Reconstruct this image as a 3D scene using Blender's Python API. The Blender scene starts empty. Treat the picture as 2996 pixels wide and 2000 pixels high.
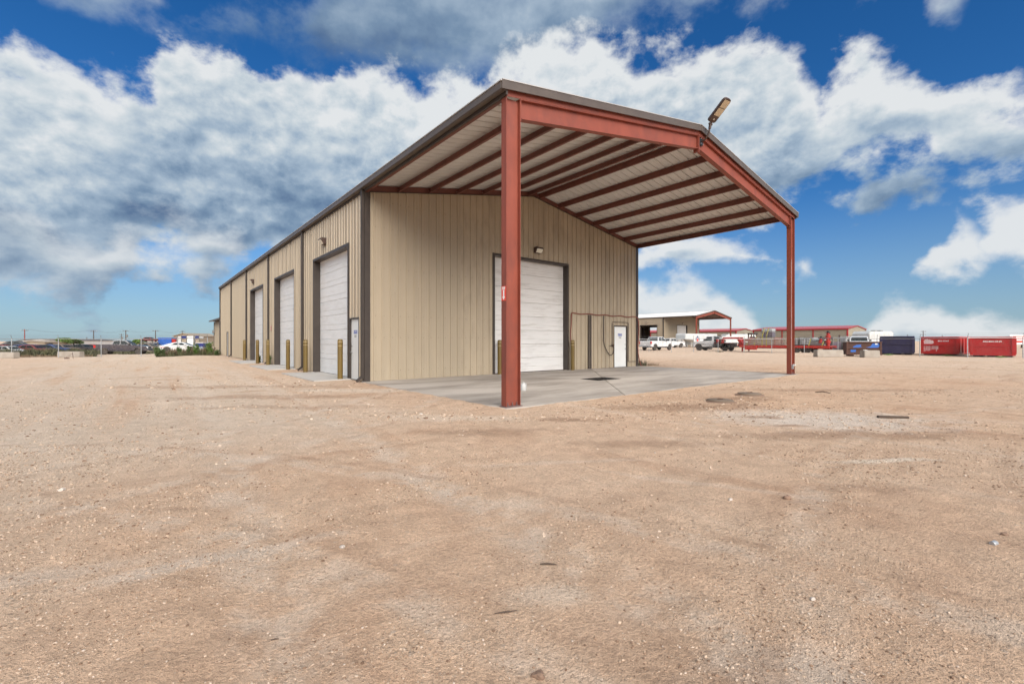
import bpy, bmesh, math, random
import numpy as np
from mathutils import Vector, Matrix
random.seed(7); RNG = np.random.default_rng(7)
S = bpy.context.scene
COL = S.collection
R = math.radians

# ------------------------------------------------------------------ camera
CAM_H = 1.39
YAW = 0.6765                      # direction of the building's grid
OX, OY = -0.115, 9.385            # building origin (outer foot of the near canopy column)
cd = bpy.data.cameras.new('camera'); cam = bpy.data.objects.new('camera', cd); COL.objects.link(cam)
cam.location = (0, 0, CAM_H); cam.rotation_euler = (R(90), 0, 0)
cd.sensor_width = 36; cd.lens = 16.03; cd.shift_y = -0.00115
cd.clip_start = 0.05; cd.clip_end = 6000
S.camera = cam
F = 1334.08
def px(x, Y): return (x - 1498) / F * Y          # world X of a photo column at distance Y

# ------------------------------------------------------------------ light
S.view_settings.view_transform = 'Standard'; S.view_settings.look = 'None'
EXPO = 1.45; S.view_settings.exposure = EXPO; S.view_settings.gamma = 1.0
S.cycles.use_denoising = True; S.cycles.denoising_prefilter = 'ACCURATE'
SKY_K, CLOUD_K = .05, .375
S.cycles.use_adaptive_sampling = True; S.cycles.adaptive_threshold = .03
S.cycles.max_bounces = 5; S.cycles.diffuse_bounces = 3; S.cycles.glossy_bounces = 2; S.cycles.transparent_max_bounces = 16
SUN_EL, SUN_AZ = R(37), R(157)     # azimuth clockwise from +Y
sl = bpy.data.lights.new('sun', 'SUN'); sl.energy = 2.3; sl.angle = R(60); sl.color = (1, .95, .88)
so = bpy.data.objects.new('sun', sl); COL.objects.link(so)
sd = Vector((math.sin(SUN_AZ)*math.cos(SUN_EL), math.cos(SUN_AZ)*math.cos(SUN_EL), math.sin(SUN_EL)))
so.rotation_euler = (-sd).to_track_quat('-Z', 'Y').to_euler(); so.location = sd*60

# ------------------------------------------------------------------ sky with clouds
def build_world():
    w = bpy.data.worlds.new('World'); S.world = w; w.use_nodes = True
    nt = w.node_tree; nt.nodes.clear(); N = nt.nodes.new; L = nt.links.new
    def ang(x, y):                             # direction of a cloud edge: azimuth, tan(elevation)
        a = math.atan((x-1174.5)/1046.0); return a, (781.3-y)/1046.0*math.cos(a)
    def m(op, a, b=None, c=None, clamp=False):
        n = N('ShaderNodeMath'); n.operation = op; n.use_clamp = clamp
        for i, v in enumerate((a, b, c)):
            if v is None: continue
            if isinstance(v, (int, float)): n.inputs[i].default_value = v
            else: L(v, n.inputs[i])
        return n.outputs[0]
    def vm(op, a, b):
        n = N('ShaderNodeVectorMath'); n.operation = op
        for i, v in enumerate((a, b)):
            if isinstance(v, tuple): n.inputs[i].default_value = v
            else: L(v, n.inputs[i])
        return n.outputs[0]
    def ss(x, lo, hi, a=0., b=1.):
        n = N('ShaderNodeMapRange'); n.interpolation_type = 'SMOOTHSTEP'; L(x, n.inputs[0])
        for i, v in enumerate((lo, hi, a, b)): n.inputs[i+1].default_value = v
        return n.outputs[0]
    def noise(v, scale, det, rough=.55, dist=0.0):
        n = N('ShaderNodeTexNoise'); n.inputs['Scale'].default_value = scale; n.inputs['Detail'].default_value = det
        n.inputs['Roughness'].default_value = rough; n.inputs['Distortion'].default_value = dist; L(v, n.inputs['Vector']); return n.outputs['Fac']
    tc = N('ShaderNodeTexCoord'); d0 = tc.outputs['Generated']
    s = N('ShaderNodeSeparateXYZ'); L(d0, s.inputs[0])
    a = m('ARCTAN2', s.outputs[0], s.outputs[1])
    h = m('SQRT', m('MULTIPLY_ADD', s.outputs[0], s.outputs[0], m('MULTIPLY', s.outputs[1], s.outputs[1])))
    e = m('DIVIDE', s.outputs[2], m('MAXIMUM', h, .05))
    w_out = m('MAXIMUM', ss(m('ABSOLUTE', a), .86, 1.02), ss(e, .74, .95)); w_in = m('SUBTRACT', 1, w_out)
    nv = vm('MULTIPLY', d0, (1, 1, 1.35)); nu = vm('ADD', nv, (-.010, 0, .020))
    n0 = noise(nv, 8.0, 9, .57, .08); n1 = noise(nu, 8.0, 6, .57, .08)
    lo = noise(vm('MULTIPLY', nv, (1, 1, 2.0)), 4.6, 3, .5)
    nd = m('SUBTRACT', n0, .5); puff = m('SUBTRACT', n0, n1); lod = m('SUBTRACT', lo, .5)
    aw = m('ADD', m('MULTIPLY_ADD', nd, .05, a), m('MULTIPLY', lod, .06)); ew = m('MULTIPLY_ADD', lod, .05, e)
    fac = m('MULTIPLY_ADD', aw, .5, .5)
    def ramp(pts, get):
        n = N('ShaderNodeValToRGB'); L(fac, n.inputs[0]); el = n.color_ramp.elements; n.color_ramp.interpolation = 'LINEAR'
        pts = sorted(pts); pos = lambda p: ang(p[0], 0)[0]*.5+.5
        el[0].position = pos(pts[0]); el[1].position = pos(pts[-1])
        for p in pts[1:-1]: el.new(pos(p))
        for q, p in zip(el, pts): q.color = (ang(p[0], p[1])[1]*.5+.25, ang(p[0], p[2])[1]*.5+.25, p[3] if len(p) > 3 else 0., 1)
        sp = N('ShaderNodeSeparateColor'); L(n.outputs[0], sp.inputs[0])
        return m('MULTIPLY_ADD', sp.outputs[0], 2., -.5), m('MULTIPLY_ADD', sp.outputs[1], 2., -.5), sp.outputs[2]
    def colour(lit):
        cr = N('ShaderNodeValToRGB'); L(lit, cr.inputs[0]); el = cr.color_ramp.elements
        el[0].position = 0.0; el[0].color = (.105, .175, .30, 1); el[1].position = 1.0; el[1].color = (.76, .785, .80, 1)
        for pz, c in ((.28, (.20, .295, .42, 1)), (.55, (.36, .46, .57, 1)), (.8, (.58, .65, .70, 1))):
            q = el.new(pz); q.color = c
        return cr.outputs[0]
    sky = N('ShaderNodeTexSky'); sky.sky_type = 'NISHITA'; sky.sun_disc = False
    sky.sun_elevation = SUN_EL; sky.sun_rotation = SUN_AZ; sky.air_density = 1.0; sky.dust_density = .3; sky.ozone_density = 2.5
    hs = N('ShaderNodeMix'); hs.data_type = 'RGBA'; hs.blend_type = 'MULTIPLY'; hs.inputs[0].default_value = 1.0; L(sky.outputs[0], hs.inputs[6]); hs.inputs[7].default_value = (.47, .605, .79, 1)
    sat = N('ShaderNodeHueSaturation'); sat.inputs['Saturation'].default_value = 1.17; L(hs.outputs[2], sat.inputs['Color'])
    sk = N('ShaderNodeVectorMath'); sk.operation = 'SCALE'; L(sat.outputs[0], sk.inputs[0]); sk.inputs['Scale'].default_value = SKY_K/CLOUD_K
    col = sk.outputs[0]
    def over(col, mask, lit):
        n = N('ShaderNodeMix'); n.data_type = 'RGBA'; L(mask, n.inputs[0]); L(col, n.inputs[6]); L(colour(lit), n.inputs[7]); return n.outputs[2]
    def layer(col, pts, top_w, bot_w, amp, dark, opac=.97, lit_top=.95, pk=1.5, soft=.5):
        T, Bt, g = ramp(pts, None)
        up = m('DIVIDE', m('SUBTRACT', T, ew), top_w); dn = m('DIVIDE', m('SUBTRACT', ew, Bt), bot_w)
        Fd = m('MINIMUM', m('MINIMUM', up, dn), 1.0)
        Fd = m('ADD', m('MULTIPLY_ADD', nd, amp, Fd), .16)
        mask = m('MULTIPLY', m('MULTIPLY', ss(Fd, -.05, soft), opac), w_in)
        t = m('DIVIDE', m('SUBTRACT', ew, Bt), m('MAXIMUM', m('SUBTRACT', T, Bt), .02))
        lit = m('MULTIPLY_ADD', ss(t, .02, .8), dark, lit_top-dark)
        lit = m('SUBTRACT', lit, g)
        lit = m('MULTIPLY_ADD', ss(Fd, .75, .1), .34, lit)
        lit = m('MULTIPLY_ADD', puff, pk, m('MULTIPLY_ADD', lod, 1.3, lit))
        return over(col, mask, lit)
    veil = N('ShaderNodeMix'); veil.data_type = 'RGBA'; L(ss(e, .30, -.02, 0., .62), veil.inputs[0]); L(col, veil.inputs[6]); veil.inputs[7].default_value = (.30, .43, .54, 1); col = veil.outputs[2]   # thin grey haze layer low in the sky
    # low bank on the horizon
    col = layer(col, [(0,900,860),(1360,800,860),(1430,655,860),(1500,640,860),(1600,645,860),(1660,680,860),(1720,730,860),(1760,800,860),(1960,800,860),(2010,722,860),(2080,690,860),(2150,705,860),(2210,735,860),(2280,712,860),(2349,735,860)], .10, .05, 1.9, .15, .93, .95, 1.0, .4)
    # grey deck overhead
    col = layer(col, [(0,-90,-30,.0),(90,-90,10,.1),(210,-90,40,.2),(330,-90,18,.1),(370,30,20),(430,66,75,.3),(520,35,118,.45),(600,35,136,.50),(690,5,140,.52),(740,-60,170,.52),(900,-90,190,.46),(1050,-90,200,.28),(1250,-90,150,.2),(1400,-90,85,.12),(1500,-90,35,.05),(1600,-90,18),(1800,-90,14),(1880,-90,-70),(2090,-60,-40),(2140,-40,55,.1),(2190,-40,75,.1),(2230,-60,-50)], .14, .16, 2.2, .25, .93, .74, 1.0, .8)
    # main cumulus mass
    col = layer(col, [(-60,170,690,.32),(60,132,690,.22),(150,142,670,.18),(240,170,650,.28),(310,195,630,.42),(340,205,620,.38),(390,155,620,.25),(480,145,620,.20),(560,122,610,.18),(640,155,600,.20),(700,200,570,.20),(735,225,560,.12),(765,145,560,.06),(860,150,560,.02),(1000,185,560),(1100,190,540),(1250,120,520),(1350,84,500),(1420,98,500),(1500,125,500),(1640,112,480),(1760,118,450),(1820,130,430,.05),(1880,215,410,.1),(1925,160,400,.1),(1980,105,400,.12),(2060,120,408,.12),(2140,180,402,.12),(2230,158,392,.1),(2300,122,375,.05),(2349,150,350,.0)], .15, .20, 2.9, .62, .98, .97, 2.0, .40)
    # lower deck on the left
    col = layer(col, [(-60,470,700,.1),(60,500,700,.12),(130,545,690,.1),(190,540,665,.06),(240,560,650,.05),(290,520,630,.05),(400,500,640,.04),(500,535,640,.02),(580,580,620),(700,700,640),(1000,900,860)], .12, .12, 2.2, .30, .75, .82, 1.5, .6)
    # small clouds on the right
    col = layer(col, [(1300,700,640),(1440,580,615),(1540,550,598),(1640,545,588),(1720,570,600),(1790,580,645),(1830,578,655),(1875,625,640),(1960,720,600),(2060,720,600),(2120,610,605),(2165,535,612),(2205,480,624),(2245,512,628),(2290,462,622),(2349,462,632)], .10, .09, 1.7, .42, .95, 1.0, 1.4, .34)
    # the rest of the sky, out of view
    gen = m('MULTIPLY_ADD', noise(nv, 2.2, 2, .5), 5.0, -2.1); Fg = m('MULTIPLY_ADD', nd, 3.0, gen)
    litg = m('MULTIPLY_ADD', ss(noise(d0, 1.9, 2), .45, .7), -.4, m('MULTIPLY_ADD', puff, 1.5, .75))
    col = over(col, m('MULTIPLY', m('MULTIPLY', ss(Fg, -.1, .5), .97), w_out), litg)
    bg = N('ShaderNodeBackground'); bg.inputs[1].default_value = CLOUD_K; L(col, bg.inputs[0])
    out = N('ShaderNodeOutputWorld'); L(bg.outputs[0], out.inputs[0])
    w.cycles.sampling_method = 'MANUAL'; w.cycles.sample_map_resolution = 256
build_world()

# ------------------------------------------------------------------ helpers
def tag(o, label=None, cat=None, group=None, kind=None):
    for k, v in (('label', label), ('category', cat), ('group', group), ('kind', kind)):
        if v: o[k] = v
    return o
def empty(name, loc=(0, 0, 0), rz=0.0, label=None, cat=None, group=None, parent=None):
    o = bpy.data.objects.new(name, None); COL.objects.link(o); o.location = loc; o.rotation_euler = (0, 0, rz)
    o.empty_display_size = .2
    if parent: o.parent = parent
    return tag(o, label, cat, group)
def link(name, me, parent=None, loc=(0, 0, 0), rz=0.0):
    o = bpy.data.objects.new(name, me); COL.objects.link(o); o.location = loc; o.rotation_euler = (0, 0, rz)
    if parent: o.parent = parent
    return o
def copy_tree(o, parent=None):
    c = o.copy(); COL.objects.link(c); c.parent = parent
    for ch in o.children: copy_tree(ch, c)
    return c

class MB:
    def __init__(s): s.v = []; s.f = []
    def add(s, vs, fs):
        n = len(s.v); s.v += [tuple(v) for v in vs]; s.f += [tuple(i+n for i in f) for f in fs]; return s
    def box(s, x0, x1, y0, y1, z0, z1):
        v = [(x, y, z) for z in (z0, z1) for y in (y0, y1) for x in (x0, x1)]
        return s.add(v, [(0, 2, 3, 1), (4, 5, 7, 6), (0, 1, 5, 4), (2, 6, 7, 3), (0, 4, 6, 2), (1, 3, 7, 5)])
    def bar(s, p, q, w, h, up=(0, 0, 1)):      # beam from p to q: width w sideways, height h along up
        p = Vector(p); q = Vector(q); d = (q-p).normalized(); u = Vector(up); sdv = d.cross(u)
        if sdv.length < 1e-6: sdv = d.cross(Vector((1, 0, 0)))
        sdv.normalize(); u = sdv.cross(d).normalized()
        v = [c + sdv*(a*w/2) + u*(b*h/2) for c in (p, q) for b in (-1, 1) for a in (-1, 1)]
        return s.add(v, [(0, 2, 3, 1), (4, 5, 7, 6), (0, 1, 5, 4), (2, 6, 7, 3), (0, 4, 6, 2), (1, 3, 7, 5)])
    def tube(s, pts, r, n=8, cap=True):
        pts = [Vector(p) for p in pts]; k = len(s.v); rr = r if isinstance(r, (list, tuple)) else [r]*len(pts)
        ref = None
        for i, p in enumerate(pts):
            t = (pts[min(i+1, len(pts)-1)] - pts[max(i-1, 0)]).normalized()
            if ref is None:
                ref = t.orthogonal().normalized()
            ref = (ref - t*ref.dot(t)).normalized(); b = t.cross(ref)
            for j in range(n):
                an = 2*math.pi*j/n; s.v.append(tuple(p + (ref*math.cos(an) + b*math.sin(an))*rr[i]))
        for i in range(len(pts)-1):
            for j in range(n):
                a = k+i*n+j; b2 = k+i*n+(j+1) % n; s.f.append((a, b2, b2+n, a+n))
        if cap:
            s.f.append(tuple(k+j for j in reversed(range(n)))); s.f.append(tuple(k+(len(pts)-1)*n+j for j in range(n)))
        return s
    def lathe(s, prof, n=16, c=(0, 0, 0), axis='z'):
        k = len(s.v)
        for r, h in prof:
            for j in range(n):
                a = 2*math.pi*j/n; p = (r*math.cos(a), r*math.sin(a), h)
                if axis == 'y': p = (p[0], p[2], -p[1])
                if axis == 'x': p = (p[2], p[0], p[1])
                s.v.append((p[0]+c[0], p[1]+c[1], p[2]+c[2]))
        for i in range(len(prof)-1):
            for j in range(n):
                a = k+i*n+j; b = k+i*n+(j+1) % n; s.f.append((a, b, b+n, a+n))
        s.f.append(tuple(k+j for j in reversed(range(n)))); s.f.append(tuple(k+(len(prof)-1)*n+j for j in range(n)))
        return s
    def prism(s, poly, a0, a1, axis='y', t0=1.0, t1=1.0):   # poly in the two other axes
        n = len(poly)
        def P(p, a):
            return {'y': (p[0], a, p[1]), 'x': (a, p[0], p[1]), 'z': (p[0], p[1], a)}[axis]
        v = [P(p, a0) for p in poly] + [P(p, a1) for p in poly]
        f = [tuple(range(n)), tuple(range(2*n-1, n-1, -1))] + [(i, i+n, (i+1) % n+n, (i+1) % n) for i in range(n)]
        return s.add(v, f)
    def mesh(s, name, mat, smooth=False, bevel=0.0, seg=2, fix=True):
        me = bpy.data.meshes.new(name); me.from_pydata(s.v, [], s.f)
        if fix or bevel:
            bm = bmesh.new(); bm.from_mesh(me)
            bmesh.ops.recalc_face_normals(bm, faces=bm.faces)
            if bevel:
                es = [e for e in bm.edges if len(e.link_faces) == 2 and e.calc_face_angle(0) > .5]
                bmesh.ops.bevel(bm, geom=es, offset=bevel, segments=seg, affect='EDGES', clamp_overlap=True)
            bm.to_mesh(me); bm.free()
        if smooth:
            for p in me.polygons: p.use_smooth = True
            try: me.set_sharp_from_angle(angle=R(40))
            except Exception: pass
        if mat: me.materials.append(M[mat] if isinstance(mat, str) else mat)
        return me
    def build(s, name, mat, parent=None, loc=(0, 0, 0), rz=0.0, **k):
        return link(name, s.mesh(name, mat, **k), parent, loc, rz)

def text_mesh(txt, size, mat, ext=.002, sx=1.0, offset=0.0):
    c = bpy.data.curves.new('text', 'FONT'); c.body = txt; c.size = size; c.extrude = ext; c.align_x = 'CENTER'; c.align_y = 'CENTER'; c.resolution_u = 3; c.offset = offset
    o = bpy.data.objects.new('text', c); COL.objects.link(o)
    dg = bpy.context.evaluated_depsgraph_get(); me = bpy.data.meshes.new_from_object(o.evaluated_get(dg))
    bpy.data.objects.remove(o); bpy.data.curves.remove(c)
    for v in me.vertices: v.co.x *= sx
    me.materials.clear(); me.materials.append(M[mat]); return me
def place_text(me, name, parent, loc, xdir, updir):
    x = Vector(xdir).normalized(); y = Vector(updir).normalized(); z = x.cross(y)
    o = link(name, me, parent); m4 = Matrix((x, y, z)).transposed().to_4x4(); m4.translation = Vector(loc); o.matrix_local = m4; return o

# ------------------------------------------------------------------ materials
M = {}
def mat(name, col, rough=.6, metal=0.0, var=.12, vscale=3.0, bump=0.0, bscale=60.0, rnd=.06, dirt=None, dscale=2.0, damt=.5, alpha=None, spec=.5, coat=0.0, stretch=(1, 1, 1), dthr=(.45, .7)):
    m = bpy.data.materials.new(name); m.use_nodes = True; nt = m.node_tree; N = nt.nodes.new; L = nt.links.new
    b = nt.nodes['Principled BSDF']; b.inputs['Roughness'].default_value = rough; b.inputs['Metallic'].default_value = metal
    b.inputs['Specular IOR Level'].default_value = spec; b.inputs['Coat Weight'].default_value = coat
    tc = N('ShaderNodeTexCoord'); mp = N('ShaderNodeMapping'); mp.inputs['Scale'].default_value = stretch; L(tc.outputs['Object'], mp.inputs[0])
    oi = N('ShaderNodeObjectInfo'); cb = N('ShaderNodeVectorMath'); cb.operation = 'ADD'
    sc = N('ShaderNodeVectorMath'); sc.operation = 'SCALE'; sc.inputs['Scale'].default_value = 37.0
    cx = N('ShaderNodeCombineXYZ'); L(oi.outputs['Random'], cx.inputs[0]); L(oi.outputs['Random'], cx.inputs[1]); L(cx.outputs[0], sc.inputs[0])
    L(mp.outputs[0], cb.inputs[0]); L(sc.outputs[0], cb.inputs[1])
    n1 = N('ShaderNodeTexNoise'); n1.inputs['Scale'].default_value = vscale; n1.inputs['Detail'].default_value = 6; n1.inputs['Roughness'].default_value = .6; L(cb.outputs[0], n1.inputs['Vector'])
    mr = N('ShaderNodeMapRange'); L(n1.outputs['Fac'], mr.inputs[0]); mr.inputs[1].default_value = .25; mr.inputs[2].default_value = .75
    mr.inputs[3].default_value = 1-var; mr.inputs[4].default_value = 1+var
    rr = N('ShaderNodeMapRange'); L(oi.outputs['Random'], rr.inputs[0]); rr.inputs[3].default_value = 1-rnd; rr.inputs[4].default_value = 1+rnd
    mu = N('ShaderNodeMath'); mu.operation = 'MULTIPLY'; L(mr.outputs[0], mu.inputs[0]); L(rr.outputs[0], mu.inputs[1])
    vc = N('ShaderNodeVectorMath'); vc.operation = 'SCALE'; vc.inputs[0].default_value = col[:3]; L(mu.outputs[0], vc.inputs['Scale'])
    out = vc.outputs[0]
    if dirt:
        n2 = N('ShaderNodeTexNoise'); n2.inputs['Scale'].default_value = dscale; n2.inputs['Detail'].default_value = 8; n2.inputs['Roughness'].default_value = .65; L(cb.outputs[0], n2.inputs['Vector'])
        r2 = N('ShaderNodeMapRange'); L(n2.outputs['Fac'], r2.inputs[0]); r2.inputs[1].default_value = dthr[0]; r2.inputs[2].default_value = dthr[1]; r2.inputs[4].default_value = damt
        mx = N('ShaderNodeMix'); mx.data_type = 'RGBA'; L(r2.outputs[0], mx.inputs[0]); L(out, mx.inputs[6]); mx.inputs[7].default_value = (*dirt, 1); out = mx.outputs[2]
    L(out, b.inputs['Base Color'])
    rv = N('ShaderNodeMapRange'); L(n1.outputs['Fac'], rv.inputs[0]); rv.inputs[3].default_value = max(0, rough-.12); rv.inputs[4].default_value = min(1, rough+.12); L(rv.outputs[0], b.inputs['Roughness'])
    if bump:
        n3 = N('ShaderNodeTexNoise'); n3.inputs['Scale'].default_value = bscale; n3.inputs['Detail'].default_value = 5; L(tc.outputs['Object'], n3.inputs['Vector'])
        bp = N('ShaderNodeBump'); bp.inputs['Strength'].default_value = bump; bp.inputs['Distance'].default_value = .02; L(n3.outputs['Fac'], bp.inputs['Height']); L(bp.outputs[0], b.inputs['Normal'])
    M[name] = m; return m
mat('tan_panel', (.372, .302, .215), .42, var=.05, vscale=1.2, rnd=.035, dirt=(.31, .26, .195), dscale=.5, damt=.2, stretch=(1, 1, .6), bump=.04, bscale=1.2)
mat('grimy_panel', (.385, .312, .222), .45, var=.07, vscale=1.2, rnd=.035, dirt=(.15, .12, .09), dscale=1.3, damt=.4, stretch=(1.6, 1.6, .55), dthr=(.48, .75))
mat('brown_trim', (.042, .031, .025), .45, var=.12, rnd=.03, dirt=(.10, .08, .06), damt=.18)
mat('gutter_brown', (.085, .066, .055), .42, var=.1, rnd=.03, dirt=(.15, .12, .095), damt=.25)
mat('edge_metal', (.46, .43, .41), .4, metal=.3, var=.08)
mat('roof_white', (.56, .55, .535), .42, var=.06, vscale=.8, rnd=.03, dirt=(.46, .44, .42), dscale=1.5, damt=.3)
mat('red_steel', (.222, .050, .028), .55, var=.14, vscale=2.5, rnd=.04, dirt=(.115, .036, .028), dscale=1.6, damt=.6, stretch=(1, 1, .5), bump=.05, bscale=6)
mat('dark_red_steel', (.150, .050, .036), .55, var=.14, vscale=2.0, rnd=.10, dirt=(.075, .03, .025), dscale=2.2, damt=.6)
mat('worn_steel', (.12, .075, .07), .5, var=.2, dirt=(.3, .26, .22), damt=.3)
mat('white_door', (.72, .71, .70), .4, var=.035, vscale=1.5, rnd=.02, dirt=(.46, .42, .38), dscale=2.5, damt=.28, stretch=(.6, .6, 3))
mat('dirty_white_door', (.72, .70, .68), .42, var=.05, vscale=1.5, rnd=.03, dirt=(.30, .26, .22), dscale=1.8, damt=.5, stretch=(.5, .5, 4), dthr=(.5, .78))
mat('white_paint', (.72, .72, .70), .35, var=.03, dirt=(.5, .46, .4), damt=.2)
mat('black_line', (.07, .07, .075), .7)
mat('white_flat', (.78, .78, .76), .5, var=.03)
mat('sign_red', (.62, .055, .03), .4, var=.05)
mat('sign_blue', (.03, .07, .32), .4, var=.05)
mat('bollard_yellow', (.145, .090, .016), .5, var=.07, rnd=.05, dirt=(.11, .075, .03), damt=.4, dscale=4)
mat('bollard_band', (.36, .27, .14), .5)
mat('metal_grey', (.30, .30, .30), .4, metal=.8, var=.1)
mat('galvanised', (.40, .41, .42), .45, metal=.55, var=.12, rnd=.08)
mat('galv_dark', (.20, .19, .18), .6, metal=.3, var=.15)
mat('dark_bronze', (.075, .045, .035), .45, metal=.2, var=.1)
mat('lens', (.62, .58, .48), .3, var=.08, vscale=20)
mat('led_panel', (.50, .40, .27), .3, var=.05)
mat('hose_red', (.20, .045, .03), .55, var=.15)
mat('hose_black', (.055, .04, .032), .6)
mat('concrete', (.42, .368, .318), .8, var=.12, vscale=.7, rnd=.03, dirt=(.17, .14, .115), dscale=.55, damt=.75, bump=.12, bscale=90, stretch=(.45, 1.6, 1), dthr=(.42, .66))
mat('concrete_pale', (.44, .41, .375), .8, var=.08, vscale=1.0, dirt=(.40, .34, .28), dscale=1.2, damt=.5, bump=.12, bscale=90)
mat('concrete_block', (.33, .29, .245), .85, var=.14, vscale=1.6, dirt=(.24, .19, .15), dscale=1.3, damt=.6, bump=.3, bscale=30)
mat('pit_black', (.020, .016, .014), .6)
mat('tyre', (.035, .030, .027), .85, var=.2, dirt=(.14, .105, .08), damt=.5)
mat('rim_grey', (.30, .29, .28), .4, metal=.6)
mat('rim_dark', (.06, .055, .055), .45, metal=.5)
mat('car_glass', (.012, .018, .020), .12, var=.02, spec=.1)
mat('car_glass_green', (.10, .17, .17), .1, var=.05, spec=.8)
mat('car_white', (.60, .60, .60), .22, var=.02, coat=.6, dirt=(.52, .46, .4), dscale=1.4, damt=.25)
mat('car_purple_grey', (.048, .040, .050), .28, var=.04, coat=.8, dirt=(.09, .062, .05), dscale=1.0, damt=.5)
mat('car_black', (.022, .02, .022), .4, var=.1)
mat('black_plastic', (.035, .032, .032), .6, dirt=(.12, .09, .07), damt=.4)
mat('lamp_red', (.42, .012, .010), .2)
mat('lamp_clear', (.62, .62, .62), .15)
mat('machine_red', (.40, .020, .015), .4, var=.08, rnd=.06, dirt=(.22, .05, .035), damt=.4)
mat('dumpster_red', (.44, .012, .012), .45, var=.08, vscale=1.6, dirt=(.26, .035, .03), dscale=1.4, damt=.5)
mat('dumpster_purple', (.016, .014, .055), .5, var=.15, dirt=(.018, .010, .018), dscale=1.4, damt=.6)
mat('scraped_paint', (.66, .48, .47), .7, var=.15, vscale=8)
mat('rust', (.085, .036, .024), .8, var=.3, vscale=4, dirt=(.05, .028, .022), damt=.6)
mat('blue_paint', (.025, .11, .40), .5, var=.15, dirt=(.05, .06, .1), damt=.3)
mat('navy', (.012, .022, .14), .5)
mat('roof_red', (.38, .085, .09), .35, var=.05, vscale=.4)
mat('trim_red', (.30, .018, .022), .4)
mat('far_tan', (.29, .255, .195), .5, var=.06, vscale=.3)
mat('trailer_white', (.56, .57, .56), .4, var=.05, vscale=1.0, dirt=(.42, .38, .33), dscale=1.2, damt=.35)
mat('tank_white', (.50, .51, .51), .4, var=.1)
mat('cargo_violet', (.15, .115, .14), .5, var=.15)
mat('pipe_tan', (.34, .27, .22), .5, var=.15, rnd=.15)
mat('strap_yellow', (.36, .30, .04), .6)
mat('pole_wood', (.075, .052, .042), .85, var=.2)
mat('pole_rust', (.20, .055, .05), .7, var=.2)
mat('wire', (.10, .10, .11), .6)
mat('leaf_green', (.060, .095, .024), .6, var=.45, vscale=2.5, rnd=.15)
mat('leaf_bright', (.085, .15, .022), .6, var=.4, vscale=3, rnd=.1)
mat('weed_dry', (.17, .115, .065), .7, var=.35, vscale=1.5)
mat('weed_olive', (.062, .060, .024), .7, var=.45, vscale=.6)
mat('bark', (.09, .065, .045), .85, var=.2)
mat('shed_tan', (.30, .24, .175), .6, var=.1)
mat('pale_wall', (.50, .48, .46), .6, var=.06)
mat('stick_wood', (.075, .05, .035), .85, var=.2)
mat('rock_pale', (.47, .40, .34), .85, var=.12, bump=.4, bscale=40)
mat('rock_brown', (.20, .125, .085), .9, var=.2, bump=.5, bscale=40)
mat('tarp', (.05, .16, .34), .5, var=.2)
mat('debris', (.40, .31, .22), .8, var=.25)
mat('jug_white', (.42, .41, .39), .5, var=.05)
mat('lid_brown', (.17, .125, .09), .85, var=.15, vscale=4, dirt=(.13, .09, .06), damt=.5, bump=.3)
mat('wall_strip', (.085, .066, .052), .6, var=.15)
# ------------------------------------------------------------------ ground
CY, SY = math.cos(YAW), math.sin(YAW)
def to_grid(x, y):                       # world -> building frame (v along the gable, u along the side)
    return (x-OX)*CY + (y-OY)*SY, -(x-OX)*SY + (y-OY)*CY
def to_world(v, u): return OX + v*CY - u*SY, OY + v*SY + u*CY
def _ss(t): t = np.clip(t, 0, 1); return t*t*(3-2*t)
PH = RNG.uniform(0, 6.28, 40); KD = RNG.uniform(0, 6.28, 40)
def gz(x, y):
    x = np.asarray(x, float); y = np.asarray(y, float); v, u = to_grid(x, y)
    h = np.zeros_like(x)
    for i in range(16):
        k = 0.35*1.32**i; h = h + (0.020/(1+.55*i))*np.sin(k*(x*math.cos(KD[i])+y*math.sin(KD[i]))+PH[i])
    # wheel ruts running past the side of the building
    for v0, am in ((-3.3, .016), (-5.0, .018), (-7.4, .012), (-9.2, .012)):
        h = h - am*np.exp(-((v-v0-.5*np.sin(u*.11))/.28)**2)*_ss((22-np.abs(u-6))/6)
    flat = np.minimum(_ss((np.maximum(np.maximum(-.8-v, v-16), np.maximum(-.4-u, u-47)))/1.6), 1)
    ap = _ss(np.maximum(np.maximum(-1.9-v, v-1), np.maximum(8-u, u-32))/1.2)
    h = h*np.minimum(flat, ap) - .012
    h = h - np.minimum(.011*np.maximum(0, u-32), .6)*_ss((-v-1)/4.0)
    e0 = np.maximum(np.maximum(-.12-v, v-15.28), np.maximum(-.14-u, -9*np.ones_like(u)))
    e0 = np.where(u > 7.9, 9, e0); wob = np.sin(3.1*x+1.7*y)+.8*np.sin(7.3*x-5.1*y+1)+.6*np.sin(13*x+11*y+2)
    h = h+np.exp(-((e0-.10)/.22)**2)*(.020+.010*wob)*(e0 > -.45)
    mound = .10*np.exp(-(((v-4.9)/1.9)**2+((u+2.6)/1.0)**2)); h = h + mound*.6
    return h
def axis(lo, hi, c, step, grow):
    out = [c]; s = step
    while out[-1] < hi: out.append(out[-1]+s); s *= grow if out[-1]-c > 9 else 1.0
    s = step; lw = [c]
    while lw[-1] > lo: lw.append(lw[-1]-s); s *= grow if c-lw[-1] > 9 else 1.0
    return np.array(sorted(set(lw[1:]+out)))
gx = axis(-1800, 1800, 0.0, .10, 1.035); gy = axis(-60, 3000, 5.0, .10, 1.035)
XX, YY = np.meshgrid(gx, gy); ZZ = gz(XX, YY)
nx, ny = len(gx), len(gy)
vv = np.stack([XX.ravel(), YY.ravel(), ZZ.ravel()], 1)
ii = np.arange(nx*ny).reshape(ny, nx)
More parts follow.
